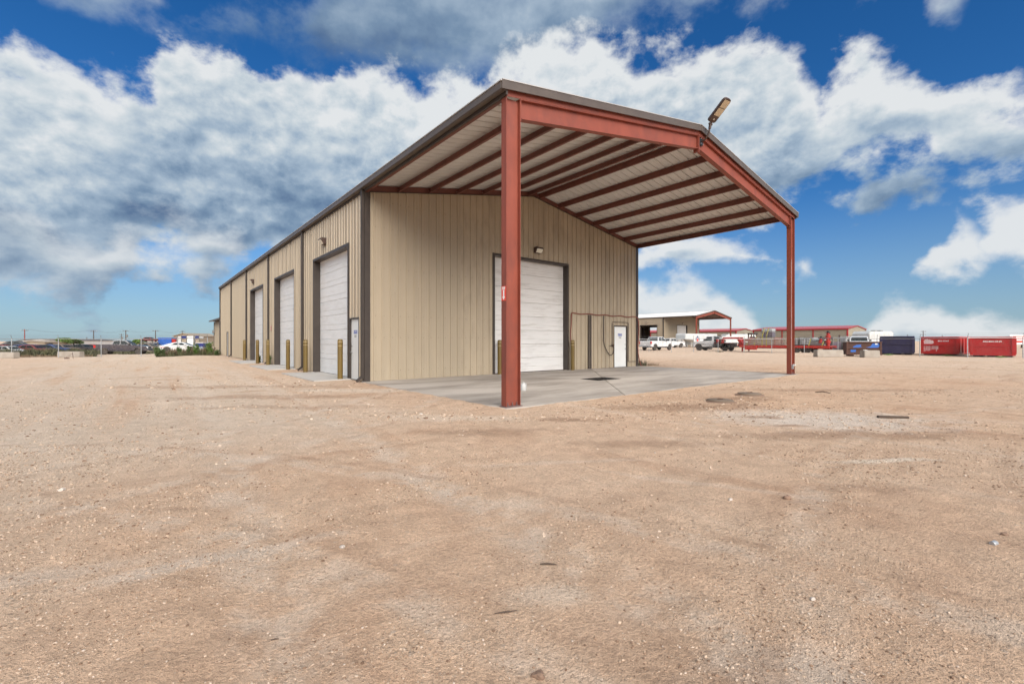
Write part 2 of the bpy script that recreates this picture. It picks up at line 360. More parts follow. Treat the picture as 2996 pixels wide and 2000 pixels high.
ff = np.stack([ii[:-1, :-1].ravel(), ii[:-1, 1:].ravel(), ii[1:, 1:].ravel(), ii[1:, :-1].ravel()], 1)
def np_mesh(name, v, f, mat_, smooth=True):
    me = bpy.data.meshes.new(name); k = f.shape[1]
    me.vertices.add(len(v)); me.vertices.foreach_set('co', v.astype(np.float32).ravel())
    me.loops.add(f.size); me.loops.foreach_set('vertex_index', f.astype(np.int32).ravel())
    me.polygons.add(len(f)); me.polygons.foreach_set('loop_start', np.arange(0, f.size, k, dtype=np.int32))
    try: me.polygons.foreach_set('loop_total', np.full(len(f), k, np.int32))
    except Exception: pass
    me.polygons.foreach_set('use_smooth', np.full(len(f), smooth)); me.update(calc_edges=True); me.validate()
    me.materials.append(mat_ if not isinstance(mat_, str) else M[mat_]); return me

def ground_material():
    m_ = bpy.data.materials.new('dirt_ground'); m_.use_nodes = True; nt = m_.node_tree; N = nt.nodes.new; L = nt.links.new
    b = nt.nodes['Principled BSDF']; b.inputs['Roughness'].default_value = .95; b.inputs['Specular IOR Level'].default_value = .15
    tc = N('ShaderNodeTexCoord'); P = tc.outputs['Object']
    mp = N('ShaderNodeMapping'); mp.vector_type = 'TEXTURE'; mp.inputs['Location'].default_value = (OX, OY, 0); mp.inputs['Rotation'].default_value = (0, 0, YAW); L(P, mp.inputs[0])
    GP = mp.outputs[0]                                   # building frame: x=v, y=u
    def noise(v, s, d=5, r=.6, dist=0.):
        n = N('ShaderNodeTexNoise'); n.inputs['Scale'].default_value = s; n.inputs['Detail'].default_value = d; n.inputs['Roughness'].default_value = r; n.inputs['Distortion'].default_value = dist; L(v, n.inputs['Vector']); return n.outputs['Fac']
    def mr(x, a, c, lo=0., hi=1., sm=True):
        n = N('ShaderNodeMapRange'); n.interpolation_type = 'SMOOTHSTEP' if sm else 'LINEAR'; L(x, n.inputs[0]); n.inputs[1].default_value = a; n.inputs[2].default_value = c; n.inputs[3].default_value = lo; n.inputs[4].default_value = hi; return n.outputs[0]
    def mth(op, a, c, d=None):
        n = N('ShaderNodeMath'); n.operation = op
        for i, v in enumerate((a, c, d)):
            if v is None: continue
            if isinstance(v, (int, float)): n.inputs[i].default_value = v
            else: L(v, n.inputs[i])
        return n.outputs[0]
    def mix(f, a, c):
        n = N('ShaderNodeMix'); n.data_type = 'RGBA'; L(f, n.inputs[0])
        for k, v in ((6, a), (7, c)):
            if isinstance(v, tuple): n.inputs[k].default_value = (*v, 1)
            else: L(v, n.inputs[k])
        return n.outputs[2]
    def scale(v, s):
        n = N('ShaderNodeMapping'); n.inputs['Scale'].default_value = s; L(v, n.inputs[0]); return n.outputs[0]
    def ell(cx, cy, rx, ry):                               # soft patch in world metres
        n = N('ShaderNodeMapping'); n.vector_type = 'TEXTURE'; n.inputs['Location'].default_value = (cx, cy, 0); n.inputs['Scale'].default_value = (rx, ry, 1); L(P, n.inputs[0])
        mu = N('ShaderNodeVectorMath'); mu.operation = 'MULTIPLY'; mu.inputs[1].default_value = (1, 1, 0); L(n.outputs[0], mu.inputs[0])
        ln = N('ShaderNodeVectorMath'); ln.operation = 'LENGTH'; L(mu.outputs[0], ln.inputs[0]); return ln.outputs['Value']
    sp = N('ShaderNodeSeparateXYZ'); L(GP, sp.inputs[0])
    big = noise(P, .16, 4, .55); mid = noise(P, .9, 6, .62, .4); med = noise(P, 4.5, 5, .65); fine = noise(P, 42., 4, .7); vfine = noise(P, 170., 3, .7)
    strk = noise(scale(GP, (1.1, .10, 1)), 1.0, 6, .62, .35)          # streaks along the driving direction
    strk2 = noise(scale(GP, (.13, 1.3, 1)), 1.0, 6, .62, .35)
    c = mix(mr(mid, .32, .68), (0.507, 0.332, 0.222), (0.628, 0.434, 0.299))
    c = mix(mr(big, .38, .62, 0, .55), c, (0.587, 0.434, 0.318))
    # grey gravel lane along the side of the building and across the yard
    lane = mth('MULTIPLY', mr(mth('ABSOLUTE', mth('ADD', sp.outputs[0], 6.2), 0), 1.6, 6.5, 1, 0), mr(sp.outputs[1], -3.5, 2.0))
    lane = mth('MULTIPLY', lane, mr(strk, .34, .55, .35, 1.))
    c = mix(mth('MULTIPLY', lane, .72), c, (0.560, 0.461, 0.368))
    far = mr(mth('MAXIMUM', sp.outputs[0], sp.outputs[1]), 14, 34, 0, .5); c = mix(far, c, (0.581, 0.455, 0.344))
    c = mix(mr(strk, .56, .74, 0, .5), c, (0.691, 0.546, 0.430)); c = mix(mr(strk, .44, .28, 0, .75), c, (0.415, 0.255, 0.164))
    c = mix(mr(strk2, .60, .75, 0, .45), c, (0.691, 0.554, 0.437)); c = mix(mr(strk2, .43, .28, 0, .65), c, (0.427, 0.270, 0.176))
    # pale caliche pan and darker damp patches to the right of the canopy
    edge = mth('MULTIPLY_ADD', mth('SUBTRACT', noise(P, 1.7, 6, .68, .5), .5), 1.9, 0)
    pan = mr(mth('ADD', ell(5.55, 8.2, 2.3, 1.25), edge), .35, 1.15, .7, 0)
    c = mix(pan, c, (0.649, 0.575, 0.503))
    for (x, y, rx, ry, k) in ((4.55, 8.35, .5, .22, .7), (4.6, 7.55, .42, .17, .7), (3.6, 9.5, 2.2, .55, .75), (5.2, 10.5, 1.2, .5, .6), (1.0, 8.1, .8, .25, .75), (5.2, 6.8, 2.6, .4, .6), (-6, 11.2, 3.5, .5, .55), (-.5, 7.0, 1.3, .35, .55), (1.9, 6.3, 1.3, .28, .5), (.95, 1.9, .5, .35, .5), (-4.5, 9.5, 2.5, .3, .4), (3.3, 4.4, .9, .2, .4), (-9, 14, 5, .6, .5), (9, 13, 4, .5, .5), (12, 20, 6, .6, .5)):
        c = mix(mr(mth('ADD', ell(x, y, rx, ry), edge), .30, 1.15, k, 0), c, (0.303, 0.188, 0.122))
    for (x, y, rx, ry, k) in ((4.4, 5.4, .9, .13, .7), (.2, 2.6, .35, .16, .35), (-.9, 8.2, 1.6, .45, .35), (-4.3, 12.8, 2.6, .7, .45)):
        c = mix(mr(mth('ADD', ell(x, y, rx, ry), edge), .3, 1.05, k, 0), c, (0.700, 0.610, 0.503))
    for (x, y, rx, ry, an, k) in ((-1.97, 3.0, 1.0, .13, .525, .45), (-2.9, 2.75, .8, .16, .45, .3), (1.9, 4.6, 1.6, .10, -.5, .2), (.5, 5.4, 1.5, .10, .1, .2)):
        n = N('ShaderNodeMapping'); n.vector_type = 'TEXTURE'; n.inputs['Location'].default_value = (x, y, 0); n.inputs['Scale'].default_value = (rx, ry, 1); n.inputs['Rotation'].default_value = (0, 0, an); L(P, n.inputs[0])
        mu = N('ShaderNodeVectorMath'); mu.operation = 'MULTIPLY'; mu.inputs[1].default_value = (1, 1, 0); L(n.outputs[0], mu.inputs[0]); ln = N('ShaderNodeVectorMath'); ln.operation = 'LENGTH'; L(mu.outputs[0], ln.inputs[0])
        c = mix(mr(mth('ADD', ln.outputs['Value'], edge), .25, 1.1, k, 0), c, (0.684, 0.596, 0.510))
    # tyre tracks: paler packed bands along the lane and two turning circles
    brk = mr(noise(P, 2.3, 5, .7), .40, .62)
    swv = mth('MULTIPLY', mth('SINE', mth('MULTIPLY', sp.outputs[1], .11), 0), .5)
    near = mr(mth('ABSOLUTE', mth('ADD', sp.outputs[1], -6.), 0), 14, 22, 1, 0)
    def band_(d, w, k, col_): return mix(mth('MULTIPLY', mth('MULTIPLY', mr(mth('ABSOLUTE', d, 0), w*.35, w, k, 0), brk), 1.0), c, col_)
    for v0 in (-3.3, -5.0, -7.4, -9.2): c = mix(mth('MULTIPLY', mth('MULTIPLY', mr(mth('ABSOLUTE', mth('SUBTRACT', mth('SUBTRACT', sp.outputs[0], v0), swv), 0), .1, .34, .5, 0), brk), near), c, (.60, .50, .41))
    for cx_, cy_, r_, k in ((-6, -6, 10.1, .42), (-6, -6, 11.8, .42), (15, -5, 13.6, .35), (15, -5, 15.3, .35), (-20, 12, 16.5, .35), (-20, 12, 18.2, .35)):
        c = band_(mth('SUBTRACT', ell(cx_, cy_, 1, 1), r_), .20, k, (.60, .50, .41)); c = band_(mth('SUBTRACT', ell(cx_, cy_, 1, 1), r_+.24), .09, k, (.33, .21, .14))
    # grain and pebble speckle
    sc = N('ShaderNodeMix'); sc.data_type = 'RGBA'; sc.blend_type = 'MULTIPLY'; sc.inputs[0].default_value = 1
    g = mth('MULTIPLY', mr(med, .25, .75, .84, 1.16, False), mth('MULTIPLY', mr(fine, .25, .75, .72, 1.28, False), mr(vfine, .25, .75, .68, 1.32, False)))
    L(c, sc.inputs[6]); cg = N('ShaderNodeCombineXYZ'); [L(g, cg.inputs[i]) for i in range(3)]; L(cg.outputs[0], sc.inputs[7]); c = sc.outputs[2]
    hts = []
    for s, thr, amp in ((24., .84, .30), (58., .70, .30), (125., .6, .30)):
        v = N('ShaderNodeTexVoronoi'); v.inputs['Scale'].default_value = s; L(P, v.inputs['Vector'])
        sx = N('ShaderNodeSeparateColor'); L(v.outputs['Color'], sx.inputs[0])
        on = mth('MULTIPLY', mr(sx.outputs[0], thr, thr+.02, 0, 1, False), mr(v.outputs['Distance'], .30, .42, 1, 0))
        on = mth('MULTIPLY', on, mr(mid, .40, .62, .08, 1))
        pc = mix(sx.outputs[1], (.25, .16, .108), (.60, .48, .38)); c = mix(mth('MULTIPLY', on, .6), c, pc)
        hts.append(mth('MULTIPLY', on, amp))
    L(c, b.inputs['Base Color'])
    h = mth('ADD', mth('MULTIPLY', fine, 1.3), mth('ADD', mth('MULTIPLY', vfine, .6), mth('MULTIPLY', med, 2.2)))
    for x in hts: h = mth('ADD', h, x)
    h = mth('ADD', h, mth('MULTIPLY', strk, 3.0))
    bp = N('ShaderNodeBump'); bp.inputs['Strength'].default_value = 1.0; bp.inputs['Distance'].default_value = .020; L(h, bp.inputs['Height']); L(bp.outputs[0], b.inputs['Normal'])
    return m_
tag(link('ground', np_mesh('ground', vv, ff, ground_material())), kind='structure')

# loose stones scattered on the dirt (uncountable)
def stone_mat():
    m_ = bpy.data.materials.new('pebbles'); m_.use_nodes = True; nt = m_.node_tree; b = nt.nodes['Principled BSDF']; b.inputs['Roughness'].default_value = .9; b.inputs['Specular IOR Level'].default_value = .2
    g = nt.nodes.new('ShaderNodeNewGeometry'); r = nt.nodes.new('ShaderNodeValToRGB'); nt.links.new(g.outputs['Random Per Island'], r.inputs[0]); e = r.color_ramp.elements
    e[0].color = (.15, .092, .06, 1); e[1].color = (.53, .43, .35, 1)
    for p, c in ((.30, (.30, .20, .135, 1)), (.6, (.46, .335, .24, 1)), (.93, (.50, .39, .30, 1))):
        q = e.new(p); q.color = c
    nt.links.new(r.outputs[0], b.inputs['Base Color']); return m_
ico = bmesh.new(); bmesh.ops.create_icosphere(ico, subdivisions=1, radius=1)
IV = np.array([v.co[:] for v in ico.verts]); IF = np.array([[v.index for v in f.verts] for f in ico.faces]); ico.free()
def stones():
    pts = []
    def band(y0, y1, n, r0, r1, pw=2.5):
        y = np.sqrt(RNG.uniform(y0*y0, y1*y1, n)); x = RNG.uniform(-1.25, 1.25, n)*y
        r = r0*(r1/r0)**(RNG.uniform(0, 1, n)**pw)
        dn = np.sin(x*1.3+PH[1])*np.sin(y*1.1+PH[2]) + .8*np.sin(x*.45+y*.6+PH[3]) + .6*np.sin(3.1*x-2.3*y+PH[4])
        k = RNG.uniform(-.8, .8, n) < dn-.05
        pts.append(np.stack([x, y, r], 1)[k])
    band(1.6, 3.2, 26000, .0020, .008, 2.8); band(3.2, 6, 30000, .0032, .013, 2.8); band(6, 13, 20000, .005, .020, 3); band(13, 32, 12000, .009, .028, 3)
    for cx_, cy_, rx_, ry_, n_ in ((4.4, 9.9, 1.3, .5, 500), (3.4, 8.6, 1.2, .35, 350), (1.0, 8.2, .8, .25, 250), (-1.4, 8.4, .8, .35, 300), (1.6, 2.3, .6, .35, 500), (.9, 2.0, .4, .2, 250), (5.6, 9.2, 1.6, .4, 300), (-3.4, 5.9, 1.6, .5, 350), (6.5, 7.6, 1.2, .4, 250), (-6.5, 9.5, 2.5, .8, 400), (2.2, 5.6, .9, .3, 200), (-1.8, 3.0, .8, .2, 300), (-8, 15, 4, 1, 300), (8, 12.5, 3, .8, 300)):
        y = RNG.normal(cy_, ry_, n_); x = RNG.normal(cx_, rx_, n_); sc_ = max(.35, cy_/8.); r = .006*sc_*(4.5)**(RNG.uniform(0, 1, n_)**2.5)
        pts.append(np.stack([x, y, r], 1)[y > 1.5])
    p = np.concatenate(pts); v, u = to_grid(p[:, 0], p[:, 1])
    ok = ~((v > -.4) & (v < 15.6) & (u > -.3) & (u < 50)) & ~((v > -1.5) & (v < .1) & (u > 8) & (u < 31))
    p = p[ok]; n = len(p)
    base = IV[None]*(1+RNG.uniform(-.3, .3, (n, len(IV), 1)))
    sc = np.stack([RNG.uniform(.8, 1.4, n), RNG.uniform(.7, 1.2, n), RNG.uniform(.45, .8, n)], 1)
    base = base*sc[:, None, :]*p[:, 2][:, None, None]
    a = RNG.uniform(0, 6.28, n); ca, sa = np.cos(a)[:, None], np.sin(a)[:, None]
    bx = base[..., 0]*ca-base[..., 1]*sa; by = base[..., 0]*sa+base[..., 1]*ca
    z = gz(p[:, 0], p[:, 1])
    V = np.stack([bx+p[:, :1], by+p[:, 1:2], base[..., 2]+(z+p[:, 2]*.2)[:, None]], -1).reshape(-1, 3)
    Fc = (IF[None]+(np.arange(n)*len(IV))[:, None, None]).reshape(-1, 3)
    o = link('gravel', np_mesh('gravel', V, Fc, stone_mat(), False)); tag(o, 'loose brown and pale gravel scattered over the dirt yard', 'gravel', kind='stuff')
stones()
def G(x, y): return float(gz(x, y))

# ------------------------------------------------------------------ metal building
Wd, DC, BAY = 15.16, 7.75, 7.62
LEN = DC + 5*BAY; MID = Wd/2
def roofz(v): return 6.66 + 1.366*(min(v, Wd-v)+.16)/(MID+.16)
def rib(a, b, h=.036, period=.3048):
    pat = [(-.036, 0), (-.021, h), (.021, h), (.036, 0), (.088, 0), (.097, .005), (.108, .005), (.117, 0), (.188, 0), (.197, .005), (.208, .005), (.217, 0)]
    k0 = math.floor(a/period)-1; pts = []
    for k in range(k0, math.ceil(b/period)+2):
        pts += [(k*period+s, r) for s, r in pat]
    def val(s):
        for (s0, r0), (s1, r1) in zip(pts, pts[1:]):
            if s0 <= s <= s1: return r0 + (r1-r0)*(s-s0)/(s1-s0+1e-9)
        return 0
    return [(a, val(a))] + [p for p in pts if a+1e-4 < p[0] < b-1e-4] + [(b, val(b))]
def sheet(mb, a, b, z0, z1f, place, extra=()):
    P = rib(a, b); xs = sorted(set([p[0] for p in P] + [e for e in extra if a < e < b]))
    d = dict(P)
    def r(s):
        if s in d: return d[s]
        for (s0, r0), (s1, r1) in zip(P, P[1:]):
            if s0 <= s <= s1: return r0+(r1-r0)*(s-s0)/(s1-s0)
    vs, fs = [], []
    for s in xs: vs += [place(s, r(s), z0), place(s, r(s), z1f(s))]
    for i in range(len(xs)-1): fs.append((2*i, 2*i+2, 2*i+3, 2*i+1))
    mb.add(vs, fs)
def wall(parent, material, s0, s1, z0, z1f, place, openings=(), joined=False, ridge=(), alt=None, pw=.9144):
    cuts = []; s = s0
    while s < s1-.05: cuts.append((s, min(s+pw, s1))); s += pw
    mbj = MB()
    for a, b in cuts:
        br = sorted(set([a, b] + [q for o in openings for q in o[:2] if a < q < b]))
        for c, d in zip(br, br[1:]):
            if d-c < .01: continue
            mid = (c+d)/2; lo = z0
            for o in openings:
                if o[0] <= mid <= o[1]: lo = o[2]
            mb = mbj if joined else MB()
            sheet(mb, c+.0015, d-.0015, lo, z1f, place, ridge)
            if not joined:
                mt = alt if alt and alt[0] <= mid <= alt[1] else None
                mb.build('wall_panel', mt and alt[2] or material, parent, fix=False)
    if joined: mbj.build('wall', material, parent, fix=False)
def ibeam(mb, p, q, depth, b, tf=.016, tw=.010, up=(0, 0, 1)):   # p,q at the centre line
    p, q, u = Vector(p), Vector(q), Vector(up)
    d = (q-p).normalized(); u = (u-d*u.dot(d)).normalized()
    mb.bar(p+u*(depth/2-tf/2), q+u*(depth/2-tf/2), b, tf, u); mb.bar(p-u*(depth/2-tf/2), q-u*(depth/2-tf/2), b, tf, u)
    mb.bar(p, q, tw, depth-2*tf-.002, u)
def zpurlin(mb, p, q, h=.20, b=.06, t=.004, flip=1):
    p, q = Vector(p), Vector(q); d = (q-p).normalized(); s = Vector((0, 0, 1)).cross(d).normalized()*flip; z = Vector((0, 0, 1))
    mb.bar(p+z*h/2, q+z*h/2, t, h-2*t)
    mb.bar(p+s*b/2+z*(h-t/2), q+s*b/2+z*(h-t/2), b+t, t); mb.bar(p-s*b/2+z*t/2, q-s*b/2+z*t/2, b+t, t)
    mb.bar(p-s*b+z*(.012+t), q-s*b+z*(.012+t), t, .02)

def overhead_door(parent, place, a, b, top, depth, material, name='overhead_door', closed=True):
    """place(s,out,z). Door leaf recessed by depth, sections one by one, jamb and header trim."""
    tr = MB()
    def pbox(mb, s0, s1, o0, o1, z0, z1):
        v = [place(s, o, z) for z in (z0, z1) for o in (o0, o1) for s in (s0, s1)]
        mb.add(v, [(0, 2, 3, 1), (4, 5, 7, 6), (0, 1, 5, 4), (2, 6, 7, 3), (0, 4, 6, 2), (1, 3, 7, 5)])
    pbox(tr, a-.03, a+.012, -depth-.04, .038, 0, top+.03); pbox(tr, b-.012, b+.03, -depth-.04, .038, 0, top+.03)
    pbox(tr, a+.013, b-.013, -depth-.04, .040, top-.012, top+.032)
    # face trim
    pbox(tr, a-.09, a-.031, .0, .036, 0, top+.09); pbox(tr, b+.031, b+.09, .0, .036, 0, top+.09); pbox(tr, a-.03, b+.03, .0, .0365, top+.033, top+.09)
    tr.build('door_trim', 'brown_trim', parent)
    if not closed: return
    d = empty(name, parent=parent); n = 8; hh = (top-.02)/n
    for i in range(n):
        z0 = .02+i*hh; mb = MB(); prof = []
        for f0, o in ((.003, -.018), (.014, 0), (.33, 0), (.343, -.014), (.362, -.014), (.375, 0), (.588, 0), (.605, 0), (.64, 0), (.655, -.004), (.67, 0), (.986, 0), (.996, -.018)):
            prof.append((z0+f0*hh, -depth+o))
        vs = []; fs = []
        for z, o in prof: vs += [place(a+.014, o, z), place(b-.014, o, z)]
        for k in range(len(prof)-1): fs.append((2*k, 2*k+1, 2*k+3, 2*k+2))
        k = len(vs); vs += [place(a+.014, -depth-.045, z0), place(b-.014, -depth-.045, z0), place(a+.014, -depth-.045, z0+hh-.004), place(b-.014, -depth-.045, z0+hh-.004)]
        fs.append((k, k+2, k+3, k+1)); fs.append((0, k, k+1, 1)); fs.append((len(prof)*2-2, len(prof)*2-1, k+3, k+2))
        mb.add(vs, fs).build('door_section', material, d)
    mb = MB(); pbox(mb, a+.02, b-.02, -depth-.03, -depth-.006, .0, .022); mb.build('bottom_seal', 'black_plastic', d)

def walk_door(parent, place, a, b, top, sign, handle_side=1):
    mb = MB()
    def pbox(mb, s0, s1, o0, o1, z0, z1):
        v = [place(s, o, z) for z in (z0, z1) for o in (o0, o1) for s in (s0, s1)]
        mb.add(v, [(0, 2, 3, 1), (4, 5, 7, 6), (0, 1, 5, 4), (2, 6, 7, 3), (0, 4, 6, 2), (1, 3, 7, 5)])
    w = .05
    pbox(mb, a, a+w, -.12, .045, .0, top); pbox(mb, b-w, b, -.12, .045, .0, top); pbox(mb, a+w, b-w, -.12, .045, top-w, top)
    mb.build('door_frame', 'brown_trim', parent)
    d = empty('walk_door', parent=parent)
    l = MB(); pbox(l, a+w+.004, b-w-.004, -.06, -.015, .03, top-w-.004); l.build('door_leaf', 'white_paint', d)
    l = MB(); pbox(l, a+w, b-w, -.11, .03, .0, .026); l.build('threshold', 'metal_grey', d)
    hs = b-w-.09 if handle_side > 0 else a+w+.09
    def knob(zc, r, lenn):
        k = MB(); c0 = Vector(place(hs, -.015, zc)); c1 = Vector(place(hs, lenn, zc))
        k.tube([c0, c0.lerp(c1, .5), c0.lerp(c1, .55), c0.lerp(c1, .9), c1], [r*.6, r*.45, r, r, r*.6], 10); return k
    knob(.98, .032, .055).build('knob', 'metal_grey', d, smooth=True); knob(1.2, .028, .012).build('deadbolt', 'metal_grey', d, smooth=True)

def lamp_wall_pack(parent_frame, place_m, label, group, loc):
    """loc in the building frame; place_m turns local (side, out, up) into a world matrix"""
    o = empty('wall_pack_light', label=label, cat='wall light', group=group)
    o.matrix_world = place_m(loc)
    h = MB(); h.prism([(.0, -.12), (.0, .13), (.20, .13), (.235, .09), (.235, .05), (.12, -.12)], -.19, .19, 'x')
    h.build('housing', 'dark_bronze', o, bevel=.01)
    l = MB(); l.add([(-.165, .238, .045), (.165, .238, .045), (.165, .130, -.112), (-.165, .130, -.112), (-.165, .22, .045), (.165, .22, .045), (.165, .112, -.112), (-.165, .112, -.112)],
        [(0, 1, 2, 3), (7, 6, 5, 4), (0, 4, 5, 1), (1, 5, 6, 2), (2, 6, 7, 3), (3, 7, 4, 0)])
    l.build('lens', 'lens', o); return o

def make_building(origin, main=True, label=''):
    root = empty('metal_building', (*origin, 0), YAW, label, 'building', 'twin shop buildings with steel canopies')
    fr = lambda s, o, z: (s, DC-o, z)            # gable wall faces -y
    sd = lambda s, o, z: (-o, s, z)              # side wall faces -x
    far = lambda s, o, z: (Wd+o, s, z)
    bk = lambda s, o, z: (s, LEN+o, z)
    top = lambda s: roofz(s)-.27
    op_front = [(5.43, 9.71, 4.92), (13.09, 14.22, 2.19)]
    doors = [(DC+1.64, DC+6.01), (DC+9.39, DC+13.76), (DC+17.19, DC+21.56)]
    op_side = [(a, b, 4.88) for a, b in doors] + [(DC+.47, DC+1.42, 2.21), (DC+32.68, DC+33.62, 2.2)]
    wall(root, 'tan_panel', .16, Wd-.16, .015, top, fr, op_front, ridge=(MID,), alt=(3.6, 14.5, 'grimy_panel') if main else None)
    wall(root, 'tan_panel', DC+.14, LEN-.12, .015, lambda s: roofz(0)-.14, sd, op_side)
    wall(root, 'tan_panel', DC+.14, LEN-.12, .015, lambda s: roofz(0)-.14, far, [] if main else [(doors[0][0], doors[0][1], 4.88), (doors[1][0], doors[1][1], 4.88)], joined=True)
    wall(root, 'tan_panel', .16, Wd-.16, .015, top, bk, joined=True, ridge=(MID,))
    for i, (a, b, t) in enumerate(op_front[:1]): overhead_door(root, fr, a, b, t, .26, 'dirty_white_door')
    for i, (a, b) in enumerate(doors): overhead_door(root, sd, a, b, 4.88, .26, 'white_door', closed=main or i > 0)
    walk_door(root, fr, 13.09, 14.22, 2.19, True, 1); walk_door(root, sd, DC+.47, DC+1.42, 2.21, True, 1); walk_door(root, sd, DC+32.68, DC+33.62, 2.2, False, 1)
    # corner trims
    for (x, y, sx, sy) in ((0, DC, -1, -1), (Wd, DC, 1, -1), (0, LEN, -1, 1), (Wd, LEN, 1, 1)):
        mb = MB(); o = .036; zt = roofz(0)-.15
        mb.box(min(x+sx*o, x-sx*.16), max(x+sx*o, x-sx*.16), min(y+sy*o, y+sy*.002), max(y+sy*o, y+sy*.002), .01, zt)
        mb.box(min(x+sx*o, x+sx*.002), max(x+sx*o, x+sx*.002), min(y+sy*.001, y-sy*.15), max(y+sy*.001, y-sy*.15), .01, zt)
        mb.build('corner_trim', 'brown_trim', root)
    # roof panels with ribs along the slope
    rise = roofz(MID)-roofz(-.12); n = math.ceil((LEN+.2)/.9144); P = rib(0, .9144)
    def roofmesh(side):
        mb = MB(); vs = []; fs = []
        for s, r in P:
            for v in (-.12, MID-.02):
                x = v if side > 0 else Wd-v
                vs.append((x, s, roofz(v)-.04+r))
        for i in range(len(P)-1): fs.append((2*i, 2*i+2, 2*i+3, 2*i+1))
        return mb.add(vs, fs).mesh('roof_panel', 'roof_white', fix=False)
    for side in (1, -1):
        me = roofmesh(side)
        for i in range(n):
            y = -.05+i*.9144
            if y+.9144 > LEN+.14: break
            link('roof_panel', me, root, (0, y, 0))
    mb = MB(); zr = roofz(MID)+.01
    mb.add([(MID-.3, -.07, zr-.065), (MID, -.07, zr), (MID+.3, -.07, zr-.065), (MID-.3, LEN+.1, zr-.065), (MID, LEN+.1, zr), (MID+.3, LEN+.1, zr-.065)], [(0, 1, 4, 3), (1, 2, 5, 4)])
    mb.build('ridge_cap', 'edge_metal', root, fix=False)
    # eaves: gutter, drip edge, eave strut
    for side in (1, -1):
        X = lambda v: v if side > 0 else Wd-v
        z = roofz(-.16)
        def xb(mb, v0, v1, *r): mb.box(min(X(v0), X(v1)), max(X(v0), X(v1)), *r)
        g = MB(); xb(g, -.185, -.045, -.06, LEN+.1, z-.17, z-.012); g.build('gutter', 'gutter_brown', root, bevel=.012)
        g = MB(); xb(g, -.20, -.03, -.075, LEN+.11, z-.010, z+.012); g.build('drip_edge', 'edge_metal', root)
        g = MB(); xb(g, -.043, .0, -.05, LEN+.08, z-.235, z-.05); g.build('eave_trim', 'brown_trim', root)
        g = MB(); y0, y1 = .18, DC-.03
        xb(g, .003, .015, y0, y1, roofz(0)-.27, roofz(0)-.06); xb(g, .016, .085, y0, y1, roofz(0)-.27, roofz(0)-.258); xb(g, .016, .085, y0, y1, roofz(0)-.072, roofz(0)-.06)
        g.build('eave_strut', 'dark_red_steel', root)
        # rake fascia on the front and back gables
        for yy, nm in ((-.085, 'rake_fascia'), (LEN+.08, 'rake_fascia')):
            g = MB(); a, c = X(-.17), X(MID-.004) 
            za, zc = roofz(-.16), roofz(MID)
            for (d0, d1, y0, y1, mt, nn) in ((.010, -.165, yy, yy+.03, 'gutter_brown', nm), (.030, .0105, yy-.012, yy+.05, 'edge_metal', 'rake_edge')):
                g = MB(); vs = [(x, y, zz+d) for y in (y0, y1) for x, zz in ((a, za), (c, zc)) for d in (d0, d1)]
                g.add(vs, [(0, 1, 3, 2), (4, 6, 7, 5), (0, 4, 5, 1), (2, 3, 7, 6), (0, 2, 6, 4), (1, 5, 7, 3)]); g.build(nn, mt, root)
            if yy < 0:
                g = MB(); vs = [(x, y, zz+d) for y in (.0, .012) for x, zz in ((X(.02), roofz(.02)), (c, zc)) for d in (-.055, -.262)]
                g.add(vs, [(0, 1, 3, 2), (4, 6, 7, 5), (0, 4, 5, 1), (2, 3, 7, 6), (0, 2, 6, 4), (1, 5, 7, 3)]); g.build('rake_channel', 'red_steel', root)
        # canopy frame: column and rafter
        g = MB(); xs = (0.0, .38); zt = roofz(.19)-.28
        xb(g, 0, .014, 0, .17, .034, zt); xb(g, .366, .38, 0, .17, .034, zt); xb(g, .0145, .3655, .08, .09, .034, zt)
        c = g.build('canopy_column', 'red_steel', root)
        g = MB(); xb(g, -.03, .41, -.03, .20, .0125, .033); g.build('base_plate', 'worn_steel', c)
        for bx_, by_ in ((.07, .04), (.19, .04), (.31, .04), (.07, .13), (.31, .13)):
            g = MB(); g.lathe([(.019, .0335), (.019, .053), (.011, .054), (.011, .11)], 6, (X(bx_), by_, 0)); g.build('anchor_bolt', 'worn_steel', c)
        g = MB(); y = .085; off = -.27-.205
        p0 = (X(.392), y, roofz(.392)+off); p1 = (X(MID-.008), y, roofz(MID)+off)
        ibeam(g, p0, p1, .41, .16); r_ = g.build('rafter', 'red_steel', root)
        g = MB(); xb(g, .381, .395, -.005, .175, roofz(.39)-.74, roofz(.39)-.265); g.build('end_plate', 'red_steel', r_)
        g = MB(); xb(g, MID-.022, MID-.003, -.005, .175, roofz(MID)-.78, roofz(MID)-.272); g.build('ridge_plate', 'red_steel', r_)
        # end wall rafter above the gable wall
        g = MB(); vs = [(x, y, zz+d) for y in (DC-.03, DC-.012) for x, zz in ((X(.02), roofz(.02)), (X(MID-.003), roofz(MID))) for d in (-.06, -.262)]
        g.add(vs, [(0, 1, 3, 2), (4, 6, 7, 5), (0, 4, 5, 1), (2, 3, 7, 6), (0, 2, 6, 4), (1, 5, 7, 3)]); g.build('end_wall_rafter', 'dark_red_steel', root)
        g = MB(); vs = [(x, y, zz+d) for y in (DC-.075, DC-.031) for x, zz in ((X(.10), roofz(.10)), (X(MID-.003), roofz(MID))) for d in (-.263, -.285)]
        g.add(vs, [(0, 1, 3, 2), (4, 6, 7, 5), (0, 4, 5, 1), (2, 3, 7, 6), (0, 2, 6, 4), (1, 5, 7, 3)]); g.build('head_trim', 'brown_trim', root)
